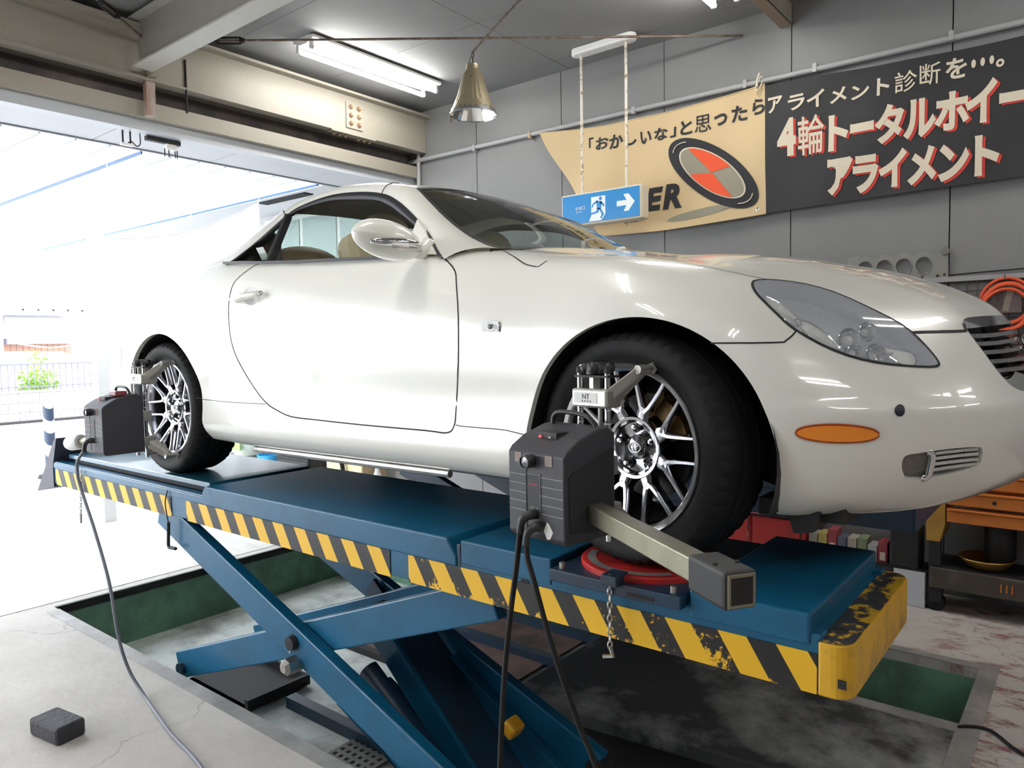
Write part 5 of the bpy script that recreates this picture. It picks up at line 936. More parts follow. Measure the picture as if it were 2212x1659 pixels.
for near_ in (True, False):
    H = thing0 = bpy.data.objects.new('headlight', None); COL.objects.link(H); H.parent = car; H['label'] = 'clear almond-shaped headlight'
    lensmb = region_mesh(['headlight'], near_, .001); obj('lens', lensmb, LENS, H)
    w_, c, nm_ = recess(hl, .055, near_, HLB, HLB, H, 'bowl')
    obj('lens_seal', ribbon(hl, .007, near_, .0012, True), SEAM, H)
    def at(s, t, off): q, n = sk_pts([(s, t)], off, near_); return Vector(q[0]), Vector(n[0])
    # ribbed almond reflectors along the outer edge
    for ln in ('leaf1', 'leaf2', 'leaf3'):
        q, n = sk_pts(OUT[ln]+[OUT[ln][0]], -.016, near_); mb = MB(); mb.add([tuple(q.mean(0)-n.mean(0)*.006)]+q.tolist(), [(0, i+1, i+2) for i in range(len(q)-1)]); rr = obj('ribbed_reflector', mb, HLR, H)
        obj('reflector_edge', MB().tube(q.tolist(), .0028, 6), CHROME, H)
    fwd = Vector((.80, -.58 if near_ else .58, .12)).normalized()
    for (s, t), r, nm in zip(OUT['lampcentres'], (.034, .032, .026, .024), ('projector', 'reflector_cup', 'reflector_cup', 'reflector_cup')):
        p, n = at(s, t, -.032)
        mb = MB().lathe([(r, .014), (r*.97, .016), (r*.8, 0), (r*.35, -.012), (.0, -.014)], p, fwd, 28); obj(nm, mb, CHROME, H, smooth=50)
        mb = MB().ball(p+fwd*.004, r*.45, 14, 10) if nm == 'projector' else MB().ball(p+fwd*.002, (.009, .009, .009)); obj('bulb', mb, BULB, H, smooth=True)
    for k in range(4):
        q, n = sk_pts([(.79-.012*k, .815+.016*k), (.755-.010*k, .822+.016*k)], -.02, near_); obj('inner_louvre', MB().bar(q[0], q[1], .010, .003), CHROME, H)
    # marker lamp
    obj('marker_lamp', region_mesh(['marker'], near_, .006), AMBER, CP['front_bumper'], label='amber side marker lamp'); obj('marker_rim', ribbon(OUT['marker'], .010, near_, .004, True), M('marker_edge', (.45, .07, .01), .3) if near_ else bpy.data.materials['marker_edge'], CP['front_bumper'])
    obj('parking_sensor', region_mesh(['sensor'], near_, .003), M('sensor_black', (.012, .012, .03), .35) if near_ else bpy.data.materials['sensor_black'], CP['front_bumper'])
    rp = obj('side_repeater', region_mesh(['repeater'], near_, .006), M('repeater_clear', (.62, .62, .60), .12, .7, bump=(300, .5)) if near_ else bpy.data.materials['repeater_clear'], CP['front_fender', near_]); obj('repeater_rim', ribbon(OUT['repeater'], .005, near_, .003, True), CHROME, rp)
    p = sk_pts([(np.mean([q[0] for q in OUT['repeater']]), np.mean([q[1] for q in OUT['repeater']]))], .0065, near_)[0][0]; obj('repeater_bulb', MB().ball(p, (.010, .003, .008)), M('repeater_dark', (.08, .08, .08), .2) if near_ else bpy.data.materials['repeater_dark'], rp)
    obj('tail_lamp', region_mesh(['tail'], near_, .003), M('tail_red', (.45, .02, .02), .15, coat=1) if near_ else bpy.data.materials['tail_red'], CP['rear_quarter', near_])
    # fog lamp opening
    w_, c, nm_ = recess(OUT['fog'], .045, near_, WHITE, GRD, CP['front_bumper'], 'fog_opening')
    q, n = sk_pts(OUT['foglamp'], -.012, near_); mb = MB(); mb.add([tuple(q.mean(0)+n.mean(0)*.002)]+q.tolist(), [(0, i+1, (i+1) % len(q)+1) for i in range(len(q))]); fo = obj('fog_lamp', mb, M('fog_lens', (.20, .19, .17), .15, .6, bump=(200, .4)) if near_ else bpy.data.materials['fog_lens'], CP['front_bumper'])
    obj('fog_rim', MB().tube((q[8:20]+n[8:20]*.006).tolist(), .0095, 8), CHROME, fo, smooth=True)
    for k in range(4):
        q, n = sk_pts(OUT['fogbar%d' % k], -.012, near_); mb = MB()
        for i in range(len(q)-1): mb.bar(q[i], q[i+1], .014, .0075)
        obj('intake_bar', mb, M('intake_silver', (.66, .66, .63), .3, .2) if (near_ and k == 0) else bpy.data.materials['intake_silver'], CP['front_bumper'])
# grille: back panel, bars, emblem
gp = MB()
for near_ in (True, False):
    q, n = sk_pts(dens(grille_in, .02), -.001, near_); q[:, 0] -= .075; mb = MB(); c = (q[:, 0].mean(), 0, q[:, 2].mean()); gp.add([c]+q.tolist(), [(0, i+1, (i+1) % len(q)+1) for i in range(len(q))])
gr = obj('grille', gp, GRD, car)
for k, t in enumerate(np.linspace(.70, .955, 6)):
    ss = [q[0] for q in dens(grille_in, .004) if abs(q[1]-t) < .012 and q[0] > .1]; se = (min(max(ss), .44) if ss else .38)-.006
    P = []
    for near_, S_ in ((True, np.linspace(se, 0, 12)), (False, np.linspace(0, se, 12)[1:])):
        q, n = sk_pts([(s, t) for s in S_], 0, near_); q[:, 0] -= .022; P += q.tolist()
    mb = MB()
    for i in range(len(P)-1): mb.bar(P[i], P[i+1], .03, .011)
    obj('grille_bar', mb, CHROME, gr)
q, n = sk_pts([(0, .83)], 0); c = Vector(q[0])+Vector((-.005, 0, 0)); em = MB().tube([c+Vector((-.3*.045*math.sin(a), .062*math.cos(a), .045*math.sin(a))) for a in np.linspace(0, 2*PI, 28)], .006, 8, False); em.tube([c+Vector((.004, .02, .022)), c+Vector((.008, .03, -.012)), c+Vector((.01, -.04, -.016))], .005, 6); obj('emblem', em, CHROME, gr, smooth=True)
# door handles
for near_ in (True, False):
    sg_ = -1 if near_ else 1
    cp_ = OUT['handlecup']; q, n = sk_pts(cp_, .0008, near_); c = q.mean(0); nn = n.mean(0); mb = MB()
    rings = [q]+[c+(q-c)*k-nn*d for k, d in ((.8, .004), (.5, .010), (.0, .013))]; V = np.concatenate(rings); N = len(q)
    mb.add(V.tolist(), [(r*N+i, r*N+(i+1) % N, (r+1)*N+(i+1) % N, (r+1)*N+i) for r in range(3) for i in range(N)])
    hc = obj('handle_cup', mb, M('cup_paint', (.62, .62, .60), .35) if near_ else bpy.data.materials['cup_paint'], CP['door', near_], smooth=True)
    a = Vector(sk_pts([(3.425, .862)], 0, near_)[0][0]); b = Vector(sk_pts([(3.21, .885)], 0, near_)[0][0]); o_ = Vector((0, sg_, 0)); d = (b-a)
    pp = smooth_path([a+o_*.004, a+d*.08+o_*.020, a+d*.5+o_*.036, a+d*.92+o_*.026, b+o_*.008], 5)
    m = MB().tube(pp, [.007+.008*math.sin(PI*min(1, .15+.7*i/len(pp))) for i in range(len(pp))], 10); dh = obj('door_handle', m, WHITE, CP['door', near_], smooth=True)
    obj('handle_tip', MB().ball(b+o_*.018-d.normalized()*.004, (.020, .013, .013), 12, 8), CHROME, dh, smooth=True); obj('handle_tip', MB().ball(a+o_*.012, (.022, .012, .010), 12, 8), CHROME, dh, smooth=True)

# greenhouse
R0 = [(-.47, 0, .962), (-.60, 0, 1.026), (-.80, 0, 1.128), (-.98, 0, 1.212), (-1.12, 0, 1.270), (-1.25, 0, 1.313), (-1.33, 0, 1.332), (-1.5, 0, 1.350), (-1.7, 0, 1.354), (-1.9, 0, 1.343), (-2.05, 0, 1.318), (-2.2, 0, 1.275), (-2.4, 0, 1.205), (-2.6, 0, 1.13), (-2.8, 0, 1.06), (-2.95, 0, 1.015)]
R1 = [(-.57, .735, .942), (-.645, .720, .965), (-.755, .692, 1.013), (-.89, .650, 1.089), (-1.01, .608, 1.167), (-1.127, .565, 1.242), (-1.22, .53, 1.276), (-1.40, .498, 1.313), (-1.62, .490, 1.328), (-1.85, .496, 1.312), (-2.02, .503, 1.288), (-2.15, .513, 1.252), (-2.3, .53, 1.20), (-2.46, .55, 1.135), (-2.65, .585, 1.065), (-2.85, .60, 1.01)]
R2 = [(-.735, .823, .912), (-.79, .795, .952), (-.86, .757, 1.010), (-.95, .720, 1.072), (-1.05, .681, 1.133), (-1.15, .648, 1.188), (-1.26, .620, 1.232), (-1.42, .600, 1.264), (-1.62, .590, 1.280), (-1.80, .601, 1.262), (-1.90, .620, 1.230), (-2.0, .673, 1.146), (-2.1, .715, 1.075), (-2.205, .765, 1.012), (-2.45, .770, .998), (-2.75, .72, .975)]
GU = np.arange(16.)
def rail(R):
    R = np.array(R, float); m = np.gradient(R, axis=0); return lambda u: _herm(R, m, GU, u)
r0, r1, r2 = rail(R0), rail(R1), rail(R2)
def g_top(u, f):      # f 0 centre .. 1 inner pillar edge
    a, b = r0(u)[0], r1(u)[0]; q = a*(1-f*f)+b*f*f; q[1] = b[1]*f; return q
def g_pil(u, f):      # f 0 inner edge .. 1 window edge, bulged
    a, b = r1(u)[0], r2(u)[0]; q = a*(1-f)+b*f; k = .018*4*f*(1-f); q[1] += k*.75; q[2] += k*.75; return q
def gpatch(fn, u0, u1, nu, nf, off=0):
    mb = MB()
    for sg_ in (-1, 1):
        mb.grid(lambda a, b: (lambda q: (q[0], sg_*q[1], q[2]+LT+off))(fn(u0+(u1-u0)*a, b)), nu, nf)
    return mb
def gone(fn, u0, u1, nu, nf, sg_): return MB().grid(lambda a, b: (lambda q: (q[0], sg_*q[1], q[2]+LT))(fn(u0+(u1-u0)*a, b)), nu, nf)
obj('roof', gpatch(g_top, 5.0, 10.4, 26, 14), WHITE, car, smooth=True)
ws = obj('windshield', gpatch(g_top, 0, 5.0, 24, 16), WGLASS, car, smooth=True)
obj('windshield_band', gpatch(lambda u, f: g_top(u, f)+np.array([.001, 0, .0015]), 4.78, 5.0, 3, 16), BLACKM, ws, smooth=True)
obj('windshield_band', gpatch(lambda u, f: g_top(u, f)+np.array([.001, 0, .0015]), 0, .22, 3, 16), BLACKM, ws, smooth=True)
obj('windshield_band', gpatch(lambda u, f: g_top(u, .975+.025*f)+np.array([.001, 0, .0015]), 0, 5.0, 24, 1), BLACKM, ws, smooth=True)
rw = obj('rear_window', gpatch(g_top, 10.4, 14.0, 18, 14), SGLASS, car, smooth=True)
obj('rear_shelf', gpatch(g_top, 14.0, 15, 6, 14), WHITE, car, smooth=True)
cowl = MB()
for sg_ in (-1, 1): cowl.grid(lambda a, b: (-.455-.13*(a*a), sg_*.76*a, LT+.958-.018*a*a-.02*b), 12, 2)
obj('cowl_panel', MB().add(cowl.v, cowl.f), BLACKM, car)
wp = MB().tube([(-.52, -.42, LT+.985), (-.545, -.1, LT+1.0), (-.575, .32, LT+1.022)], .007, 6); wp.tube([(-.52, -.44, LT+.962), (-.52, -.40, LT+.985)], .009, 6); obj('washer_nozzle', MB().ball((-.335, -.33, LT+.953), (.02, .012, .009)), WHITE, car, smooth=True)
WSH = M('seal_black', (.010, .010, .014), .55)
# near-planar side glass following the window line
def glass_w(z): return .80-(z-.94)*.62
for near_ in (True, False):
    sg_ = -1 if near_ else 1
    pil = obj('roof_pillar', gone(g_pil, 0, 15, 90, 8, sg_), WHITE, car, smooth=True)
    for u_ in (6.06, 10.15):
        mb = MB(); Q = [g_pil(u_+.0*f+(.28*(1-f) if u_ < 8 else .3*(1-f)), f) for f in np.linspace(0, 1, 9)]; mb.tube([(q[0], sg_*(q[1]+.0005), q[2]+LT+.0005) for q in Q], .0022, 5); obj('pillar_gap', mb, SEAM, pil)
    # weather strip round the window line
    U = np.linspace(.3, 13.0, 70); out_ = [r2(u)[0] for u in U]; 
    mb = MB(); vs_ = []
    ctr_ = np.array([-1.45, .75, 1.0])
    for u, q in zip(U, out_):
        d = ctr_-q; d[1] = 0; d /= np.linalg.norm(d); wd = .034 if u > 4 else .018+.004*u
        if u > 11.5: wd = .022
        i_ = q+d*wd; i_[1] = glass_w(i_[2])+.002
        for e in (q+np.array([0, .003, 0]), q+d*.006+np.array([0, .008, 0]), i_+np.array([0, .006, 0]), i_-np.array([0, .012, 0])): vs_.append((e[0], sg_*e[1], e[2]+LT))
    mb.add(vs_, [(4*i+k, 4*i+k+1, 4*i+k+5, 4*i+k+4) for i in range(len(U)-1) for k in range(3)]); obj('window_seal', mb, WSH, CP['door', near_], smooth=True)
    belt = [( -.93, .812, .934), (-1.0, .812, .938), (-1.3, .812, .954), (-1.6, .812, .969), (-1.82, .811, .983), (-2.0, .802, .999), (-2.19, .782, 1.012)]
    mb = MB()
    for a, b in zip(belt[:-1], belt[1:]): mb.bar((a[0], sg_*a[1], a[2]+LT+.004), (b[0], sg_*b[1], b[2]+LT+.004), .012, .011)
    obj('belt_strip', mb, WSH, CP['door', near_])
    # glass panes
    def pane(us, xs, name, parent):
        top = [r2(u)[0] for u in us]; bot = [(x, np.interp(x, [-2.19, -1.82, -1.3, -.77], [1.012, .983, .954, .922])) for x in xs]
        poly = [(q[0], q[2]) for q in top]+bot; mb = MB()
        vs_ = [(x, sg_*(glass_w(z)-.012), z+LT) for x, z in poly]; c = np.mean(np.array(vs_), 0); mb.add([tuple(c)]+vs_, [(0, i+1, (i+1) % len(vs_)+1) for i in range(len(vs_))]); return obj(name, mb, SGLASS, parent)
    pane(np.linspace(1.2, 10.4, 40), np.linspace(-1.86, -.82, 12), 'side_window', CP['door', near_])
    qg = pane(np.linspace(10.4, 13, 16), np.linspace(-2.19, -1.86, 5), 'quarter_window', CP['rear_quarter', near_])
    a = (-1.835, glass_w(.985)+.004, .985); b = (-1.885, glass_w(1.215)+.004, 1.215); obj('window_divider', MB().bar((a[0], sg_*a[1], a[2]+LT), (b[0], sg_*b[1], b[2]+LT), .034, .02, (1, 0, 0)), WSH, CP['door', near_], bevel=.004)
    # mirror with sail panel and chrome turn lamp
    sail = [(-.775, .932), (-.84, .985), (-.90, 1.040), (-.965, 1.086), (-.958, 1.03), (-.935, .945)]
    mb = MB().prism(sail, lambda x, z: (x, sg_*(glass_w(z)+.000), z+LT), lambda x, z: (x, sg_*(glass_w(z)+.014), z+LT)); obj('mirror_sail', mb, WHITE, CP['door', near_], bevel=.004)
    mc = Vector((-.872, sg_*.955, LT+.973)); ax = Vector((-.10, sg_*1.0, .06)).normalized()
    xx = Vector((1, sg_*.10, 0)).normalized(); zz = xx.cross(ax); zz = zz if zz.z > 0 else -zz
    mb = MB(); n_, m_ = 28, 16; vs_ = []
    for i in range(m_+1):
        th = PI*i/m_
        for k in range(n_):
            a = 2*PI*k/n_; lx = math.sin(th)*math.cos(a); lz = math.sin(th)*math.sin(a); ly = math.cos(th)
            lx2 = lx*(.075 if lx > 0 else .045); vs_.append(mc+xx*lx2+zz*(lz*(.068 if lz > 0 else .062)+.010*ly)+ax*(ly*.137))
    mb.add(vs_, [(i*n_+k, i*n_+(k+1) % n_, (i+1)*n_+(k+1) % n_, (i+1)*n_+k) for i in range(m_) for k in range(n_)])
    mir = obj('door_mirror', mb, WHITE, CP['door', near_], smooth=True)
    foot = MB().tube(smooth_path([mc-ax*.10-zz*.016, mc-ax*.145-zz*.016+xx*.01, (-.85, sg_*.775, LT+.975)], 5), [.030, .028, .027, .026, .026, .026, .027, .028, .029, .030, .031], 12); obj('mirror_foot', foot, WHITE, mir, smooth=True)
    pp = [mc+xx*(.0745*math.sqrt(max(0, 1-(b/.13)**2))*1.0+.002)+ax*b-zz*(.012+.010*(b/.13)) for b in np.linspace(.100, -.118, 14)]
    obj('turn_lamp', MB().tube(pp, [.004+.011*math.sin(PI*(i+1)/15)**.6 for i in range(14)], 10), CHROME, mir, smooth=True)
    pp2 = [q-zz*.016+xx*.0 for q in pp[4:]]; obj('turn_lens', MB().tube(pp2, [.003+.007*math.sin(PI*(i+1)/11) for i in range(10)], 8), M('turn_lens_clear', (.55, .50, .50), .1, .6) if near_ else bpy.data.materials['turn_lens_clear'], mir, smooth=True)
stk = MB().box((-1.965, -(glass_w(1.04)-.016), LT+1.045), (.055, .002, .06), Matrix.Rotation(.5, 3, 'X')); st_ = obj('inspection_sticker', stk, M('sticker_pale', (.75, .85, .80), .6), car)
obj('sticker_text', text_fit('OK', -1.988, -1.945, LT+1.045, LT+1.066, lambda x, z: (x, -(glass_w(z-LT)-.010), z)), REDI, st_)
# cabin
cab = MB(); cab.b2((-2.3, -.74, LT+.28), (-.55, .74, LT+.34)); cab.b2((-.62, -.76, LT+.34), (-.50, .76, LT+.90)); cab.b2((-2.75, -.70, LT+.34), (-2.25, .70, LT+.93)); obj('cabin_tub', cab, DTAN, car)
ptm = MB()
for sg_ in (-1, 1): ptm.prism([(-2.55, .98), (-2.02, .98), (-2.02, 1.13), (-2.12, 1.20), (-2.45, 1.08)], lambda x, z: (x, sg_*.60, LT+z), lambda x, z: (x, sg_*.585, LT+z))
obj('pillar_trim', ptm, M('pillar_trim_grey', (.16, .165, .18), .7), car)
lin = MB()
for sg_ in (-1, 1): lin.b2((-2.3, sg_*.775, LT+.34), (-.6, sg_*.73, LT+.90))
obj('door_lining', lin, TAN, car)
obj('headlining', gpatch(lambda u, f: g_top(u, f)-np.array([0, 0, .022]), 5.2, 10.2, 16, 10), M('headlining_grey', (.20, .19, .17), .9), car, smooth=True)
ds = MB(); ds.grid(lambda a, b: (-.55-.32*a, -.72+1.44*b, LT+.93-.01*a+.015*math.sin(a*PI)+(.035*math.exp(-((b-.27)/.14)**2) if a > .4 else 0)), 10, 24); ds.b2((-.90, -.72, LT+.62), (-.84, .72, LT+.93)); obj('dashboard', ds, M('dash_dark', (.045, .043, .042), .6), car, smooth=40)
sw = MB().tube([(-1.02-.06*math.sin(a), -.37+.185*math.cos(a), LT+.84+.165*math.sin(a)) for a in np.linspace(0, 2*PI, 32)], .015, 8, False); sw.bar((-1.02, -.54, LT+.84), (-1.02, -.20, LT+.84), .03, .04); sw.cyl((-1.0, -.37, LT+.84), (-.86, -.37, LT+.80), .035, 10); obj('steering_wheel', sw, DTAN, car, smooth=40)
obj('rear_view_mirror', MB().box((-1.05, .0, LT+1.205), (.03, .22, .065)), DTAN, car, bevel=.012)
def seat(x, y, rear=False):
    s = bpy.data.objects.new('seat', None); COL.objects.link(s); s.parent = car
    obj('cushion', MB().box((x+.28, y, LT+.50), (.52, .50, .16)), TAN, s, bevel=.05)
    rot = Matrix.Rotation(-.30, 3, 'Y'); obj('backrest', MB().box((x-.04, y, LT+(.80 if not rear else .78)), (.17, .50, .64 if not rear else .52), rot), TAN, s, bevel=.06)
    if rear: obj('headrest', MB().ball((x-.10, y, LT+1.03), (.13, .21, .10), 24, 14), TAN, s, smooth=True)
    else: obj('headrest', MB().ball((x-.13, y, LT+1.10), (.085, .15, .115), 24, 14), TAN, s, smooth=True); [obj('headrest_stalk', MB().cyl((x-.13, y+q, LT+.95), (x-.13, y+q, LT+1.05), .007, 8), CHROME, s) for q in (-.06, .06)]
for sg_ in (-1, 1): seat(-1.40, sg_*.37); seat(-2.08, sg_*.34, True)

# wheels
RIMM = DCHROME; LIPM = M('rim_lip_chrome', (.70, .70, .72), .16, 1)
def wheel(x, y, steer, sgn, detail=True):
    wh = bpy.data.objects.new('wheel', None); COL.objects.link(wh); wh.parent = car
    wh.location = (x+1.3, y, .3265); wh.rotation_euler = (0, 0, steer+(0 if sgn < 0 else PI))
    ax = (0, -1, 0)   # local: outside of the wheel is -y
    n = 150; prof = [(.235, .085), (.240, .098), (.262, .116), (.285, .1215), (.302, .1185), (.312, .112), (.3215, .098), (.3255, .080), (.3262, .050), (.3262, .046), (.319, .045), (.319, .037), (.3265, .036), (.3265, .004), (.3195, .003), (.3195, -.003), (.3265, -.004), (.3265, -.036), (.319, -.037), (.319, -.045), (.3262, -.046), (.3255, -.080), (.312, -.112), (.285, -.1215), (.24, -.098), (.235, -.085)]
    vs_ = []
    for r, h in prof:
        for k in range(n):
            a = 2*PI*k/n; rr = r
            if .070 < abs(h) < .113 and r > .31 and k % 3 == 0: rr -= .006
            vs_.append((rr*math.cos(a), -h, rr*math.sin(a)))
    tm = MB().add(vs_, [(i*n+k, i*n+(k+1) % n, (i+1)*n+(k+1) % n, (i+1)*n+k) for i in range(len(prof)-1) for k in range(n)])
    obj('tyre', tm, RUBBER, wh, smooth=28, local=True)
    rp_ = [(.190, -.09), (.205, -.02), (.212, .04), (.217, .088), (.224, .094), (.226, .102), (.238, .105), (.241, .101), (.241, .09)]
    rim = obj('rim', MB().lathe(rp_, (0, 0, 0), ax, 72), LIPM, wh, smooth=35, local=True)
    obj('barrel', MB().lathe([(.195, -.10), (.203, 0), (.212, .06)], (0, 0, 0), ax, 40), BLACKM, wh, smooth=True, local=True)
    sp = MB()
    def spoke(pts, w0, w1, d0, d1):
        N = len(pts); vs_ = []
        for i, (r, a, h) in enumerate(pts):
            a2 = pts[min(i+1, N-1)]; a1 = pts[max(i-1, 0)]
            p = Vector((r*math.cos(a), -h, r*math.sin(a))); q2 = Vector((a2[0]*math.cos(a2[1]), 0, a2[0]*math.sin(a2[1]))); q1 = Vector((a1[0]*math.cos(a1[1]), 0, a1[0]*math.sin(a1[1])))
            t_ = (q2-q1).normalized(); s_ = t_.cross(Vector((0, 1, 0))); f_ = i/(N-1); w_ = w0+(w1-w0)*f_; d_ = d0+(d1-d0)*f_
            for sx_, dy in ((-1.25, d_), (-1, .004), (-.55, 0), (.55, 0), (1, .004), (1.25, d_)): vs_.append(p+s_*w_*.5*sx_+Vector((0, dy, 0)))
        k = 6; sp.add(vs_, [(i*k+j, i*k+j+1, (i+1)*k+j+1, (i+1)*k+j) for i in range(N-1) for j in range(k-1)])
    for k in range(8):
        a0 = 2*PI*(k+.5)/8+.06
        spoke([(.070, a0, .062), (.098, a0, .066), (.122, a0, .071)], .046, .032, .035, .03)
        for s_ in (-1, 1):
            spoke([(.108, a0+s_*.02, .0695), (.126, a0+s_*.115, .0715), (.15, a0+s_*.170, .075), (.19, a0+s_*.222, .083), (.222, a0+s_*.247, .092)], .017, .0115, .03, .03)
    obj('spokes', sp, RIMM, rim, smooth=45, local=True)
    obj('hub', MB().lathe([(.0, .035), (.045, .036), (.070, .048), (.079, .066), (.087, .068), (.092, .060), (.092, .02)], (0, 0, 0), ax, 48), RIMM, rim, smooth=35, local=True)
    cp_ = obj('centre_cap', MB().lathe([(.0, .0585), (.024, .058), (.031, .052), (.036, .050), (.038, .036)], (0, 0, 0), ax, 32), DCHROME, rim, smooth=40, local=True)
    e = MB()
    for (ra, rb, cz) in ((.0205, .0140, 0), (.0062, .0130, 0), (.0135, .0052, .0072)): e.tube([(ra*math.cos(a), -.0595, cz+rb*math.sin(a)) for a in np.linspace(0, 2*PI, 28)], .0014, 6, False)
    obj('emblem', e, M('emblem_white', (.8, .8, .8), .3, .3) if not bpy.data.materials.get('emblem_white') else bpy.data.materials['emblem_white'], cp_, local=True)
    for k in range(5):
        a = 2*PI*k/5+.35; c = (.0575*math.cos(a), 0, .0575*math.sin(a)); obj('lug_nut', MB().lathe([(.0, .064), (.006, .063), (.0095, .058), (.0095, .036)], c, ax, 6), CHROME, rim, local=True, smooth=20)
        obj('lug_pocket', MB().lathe([(.0165, .0475), (.0155, .0425), (.0, .0420)], c, ax, 16), BLACKM, rim, local=True)
    obj('valve', MB().cyl((.2, -.075, .05), (.205, -.098, .055), .004, 6), BLACKP, rim, local=True)
    obj('brake_disc', MB().lathe([(.0, .01), (.075, .01), (.08, -.005), (.15, -.005), (.15, -.03), (.0, -.03)], (0, 0, 0), ax, 48), DISC, wh, smooth=30, local=True)
    cl_ = MB()
    for a in np.linspace(.35, 1.15, 9):
        cl_.box((.135*math.cos(a), -.0, .135*math.sin(a)), (.055, .07, .03), Matrix.Rotation(-a, 3, 'Y'))
    obj('brake_caliper', cl_, M('caliper_bronze', (.28, .17, .06), .45, .5) if not bpy.data.materials.get('caliper_bronze') else bpy.data.materials['caliper_bronze'], wh, local=True)
    return wh
wheel(0, -.765, -.157, -1); wheel(-2.62, -.765, 0, -1); wheel(0, .765, -.157, 1); wheel(-2.62, .765, 0, 1)
ex = MB()
for y in (-.45, .45): ex.tube([(-3.62, y, LT+.27), (-3.2, y, LT+.27)], .035, 14, False)
obj('exhaust_pipe', ex, CHROME, car, smooth=40)

# ---------------------------------------------------------------- wheel alignment heads
HEADM = M('sensor_case', (.033, .033, .041), .55, bump=(260, .1)); HEADD = M('sensor_case_dark', (.018, .018, .022), .6); LINEM = M('groove_pale', (.28, .28, .29), .6)
WARM = M('receiver_window', (.16, .10, .07), .25); OLIVE = M('boom_olive_metal', (.33, .31, .23), .42, .75, var=(12, .4, .75, (.24, .22, .16))); POD = M('boom_end_case', (.028, .028, .028), .55, .1)
LABELW = M('label_white', (.78, .78, .75), .5)
def head(hx, steer, label, front):
    """local frame: x along the wheel's heading, -y outward from the rim face, z up, origin at the hub centre on the rim face"""
    t = thing('alignment_head', label, 'wheel aligner', (hx, -.765, LT+.3265), steer)
    y0 = -.105
    L = dict(parent=t, local=True)
    # clamp: two guide columns, screw, brackets with claw arms
    for x in (-.048, .048):
        c = MB().cyl((x, y0-.125, -.225), (x, y0-.125, .225), .0085, 14); col = obj('guide_column', c, CHROME, smooth=40, **L)
        g = MB()
        for z in np.linspace(-.02, .12, 5): g.lathe([(.0087, -.0012), (.0089, -.0012), (.0089, .0012), (.0087, .0012)], (x, y0-.125, z), n=14)
        obj('scale_marks', g, LABELW, col, local=True); obj('column_cap', MB().lathe([(.0, .236), (.008, .233), (.011, .225), (.011, .216)], (x, y0-.125, 0), n=12), BLACKM, col, local=True, smooth=40)
    obj('lead_screw', MB().cyl((0, y0-.100, -.2), (0, y0-.100, .19), .006, 10), STEEL, **L)
    kn = MB().lathe([(.0, .245), (.03, .243), (.036, .236), (.036, .214), (.028, .210)], (0, y0-.105, 0), n=10); 
    for k in range(5): a = 2*PI*k/5; kn.ball((.036*math.cos(a), y0-.105+.036*math.sin(a), .228), (.014, .014, .016), 10, 6)
    obj('clamp_knob', kn, BLACKP, smooth=40, **L); obj('knob_nut', MB().lathe([(.0, .212), (.018, .212), (.018, .175), (.0, .175)], (0, y0-.115, 0), n=6), STEEL, **L)
    for zc, up in ((.150, 1), (-.150, -1)):
        pr = [(-.060, -.026), (.060, -.026), (.060, .026), (-.060, .026)]
        b = obj('clamp_bracket', MB().b2((-.060, y0-.147, zc-.024), (.062, y0-.085, zc+.026)), ALU, bevel=.006, **L)
        for s_ in (-1, 1):
            am = MB().add([(s_*.05, y0-.14, zc-.022), (s_*.05, y0-.09, zc-.022), (s_*.05, y0-.14, zc+.024), (s_*.05, y0-.09, zc+.024),
                           (s_*.098, y0-.055, zc+up*.075-.016), (s_*.098, y0-.025, zc+up*.075-.016), (s_*.098, y0-.055, zc+up*.075+.016), (s_*.098, y0-.025, zc+up*.075+.016)],
                          [(0, 1, 3, 2), (4, 6, 7, 5), (0, 4, 5, 1), (2, 3, 7, 6), (0, 2, 6, 4), (1, 5, 7, 3)])
            if up < 0 and s_ < 0: pass
            obj('claw_arm', am, ALU, b, local=True, bevel=.006)
            obj('claw', MB().add([], []).cyl((s_*.098, y0-.065, zc+up*.075), (s_*.098, y0-.01, zc+up*.075), .012, 12).bar((s_*.098, y0-.012, zc+up*.07), (s_*.108, y0+.004, zc+up*.092), .018, .022), ALU, b, local=True)
        if up > 0:
            lb = obj('maker_label', MB().b2((-.050, y0-.1482, zc-.012), (.030, y0-.1468, zc+.016)), LABELW, b, local=True)
            obj('lettering', text_fit('NT', -.020, .005, zc-.001, zc+.012, lambda x, z: (x, y0-.1488, z)), INK, lb, local=True)
            obj('lettering', text_fit('- - - -', -.022, .010, zc-.008, zc-.005, lambda x, z: (x, y0-.1488, z)), INK, lb, local=True)
    obj('top_plate', MB().b2((-.058, y0-.137, .205), (.058, y0-.088, .211)), BLACKM, **L)
    obj('centre_block', MB().b2((-.062, y0-.15, -.05), (.062, y0-.10, .0)), ALU, bevel=.005, **L)
    obj('spindle', MB().cyl((0, y0-.10, -.025), (0, y0-.22, -.025), .016, 14), STEEL, **L)
    # sensor case
    yf, yb = -.345-.0, -.145-y0*0-.045
    yf = y0-.345; yb = y0-.158; X0 = .010
    zt, zb = .042, -.190
    prof = [(yf, zb+.012), (yf+.010, zb), (yb-.006, zb), (yb, zb+.006), (yb, zt+.028), (yb-.03, zt+.045), (yb-.06, zt+.043), (yf+.055, zt+.022), (yf+.012, zt-.002), (yf, zt-.016)]
    W = .098
    cs = obj('sensor_case', MB().prism(prof, lambda y, z: (-W, y, z), lambda y, z: (W, y, z)), HEADM, bevel=.009, **L)
    if front:
        obj('case_side_panel', MB().prism([(yf+.016, zb+.03), (yb-.012, zb+.014), (yb-.012, zt-.01), (yf+.03, zt-.055), (yf+.016, zt-.065)], lambda y, z: (W-.001, y, z), lambda y, z: (W+.003, y, z)), HEADD, cs, local=True)
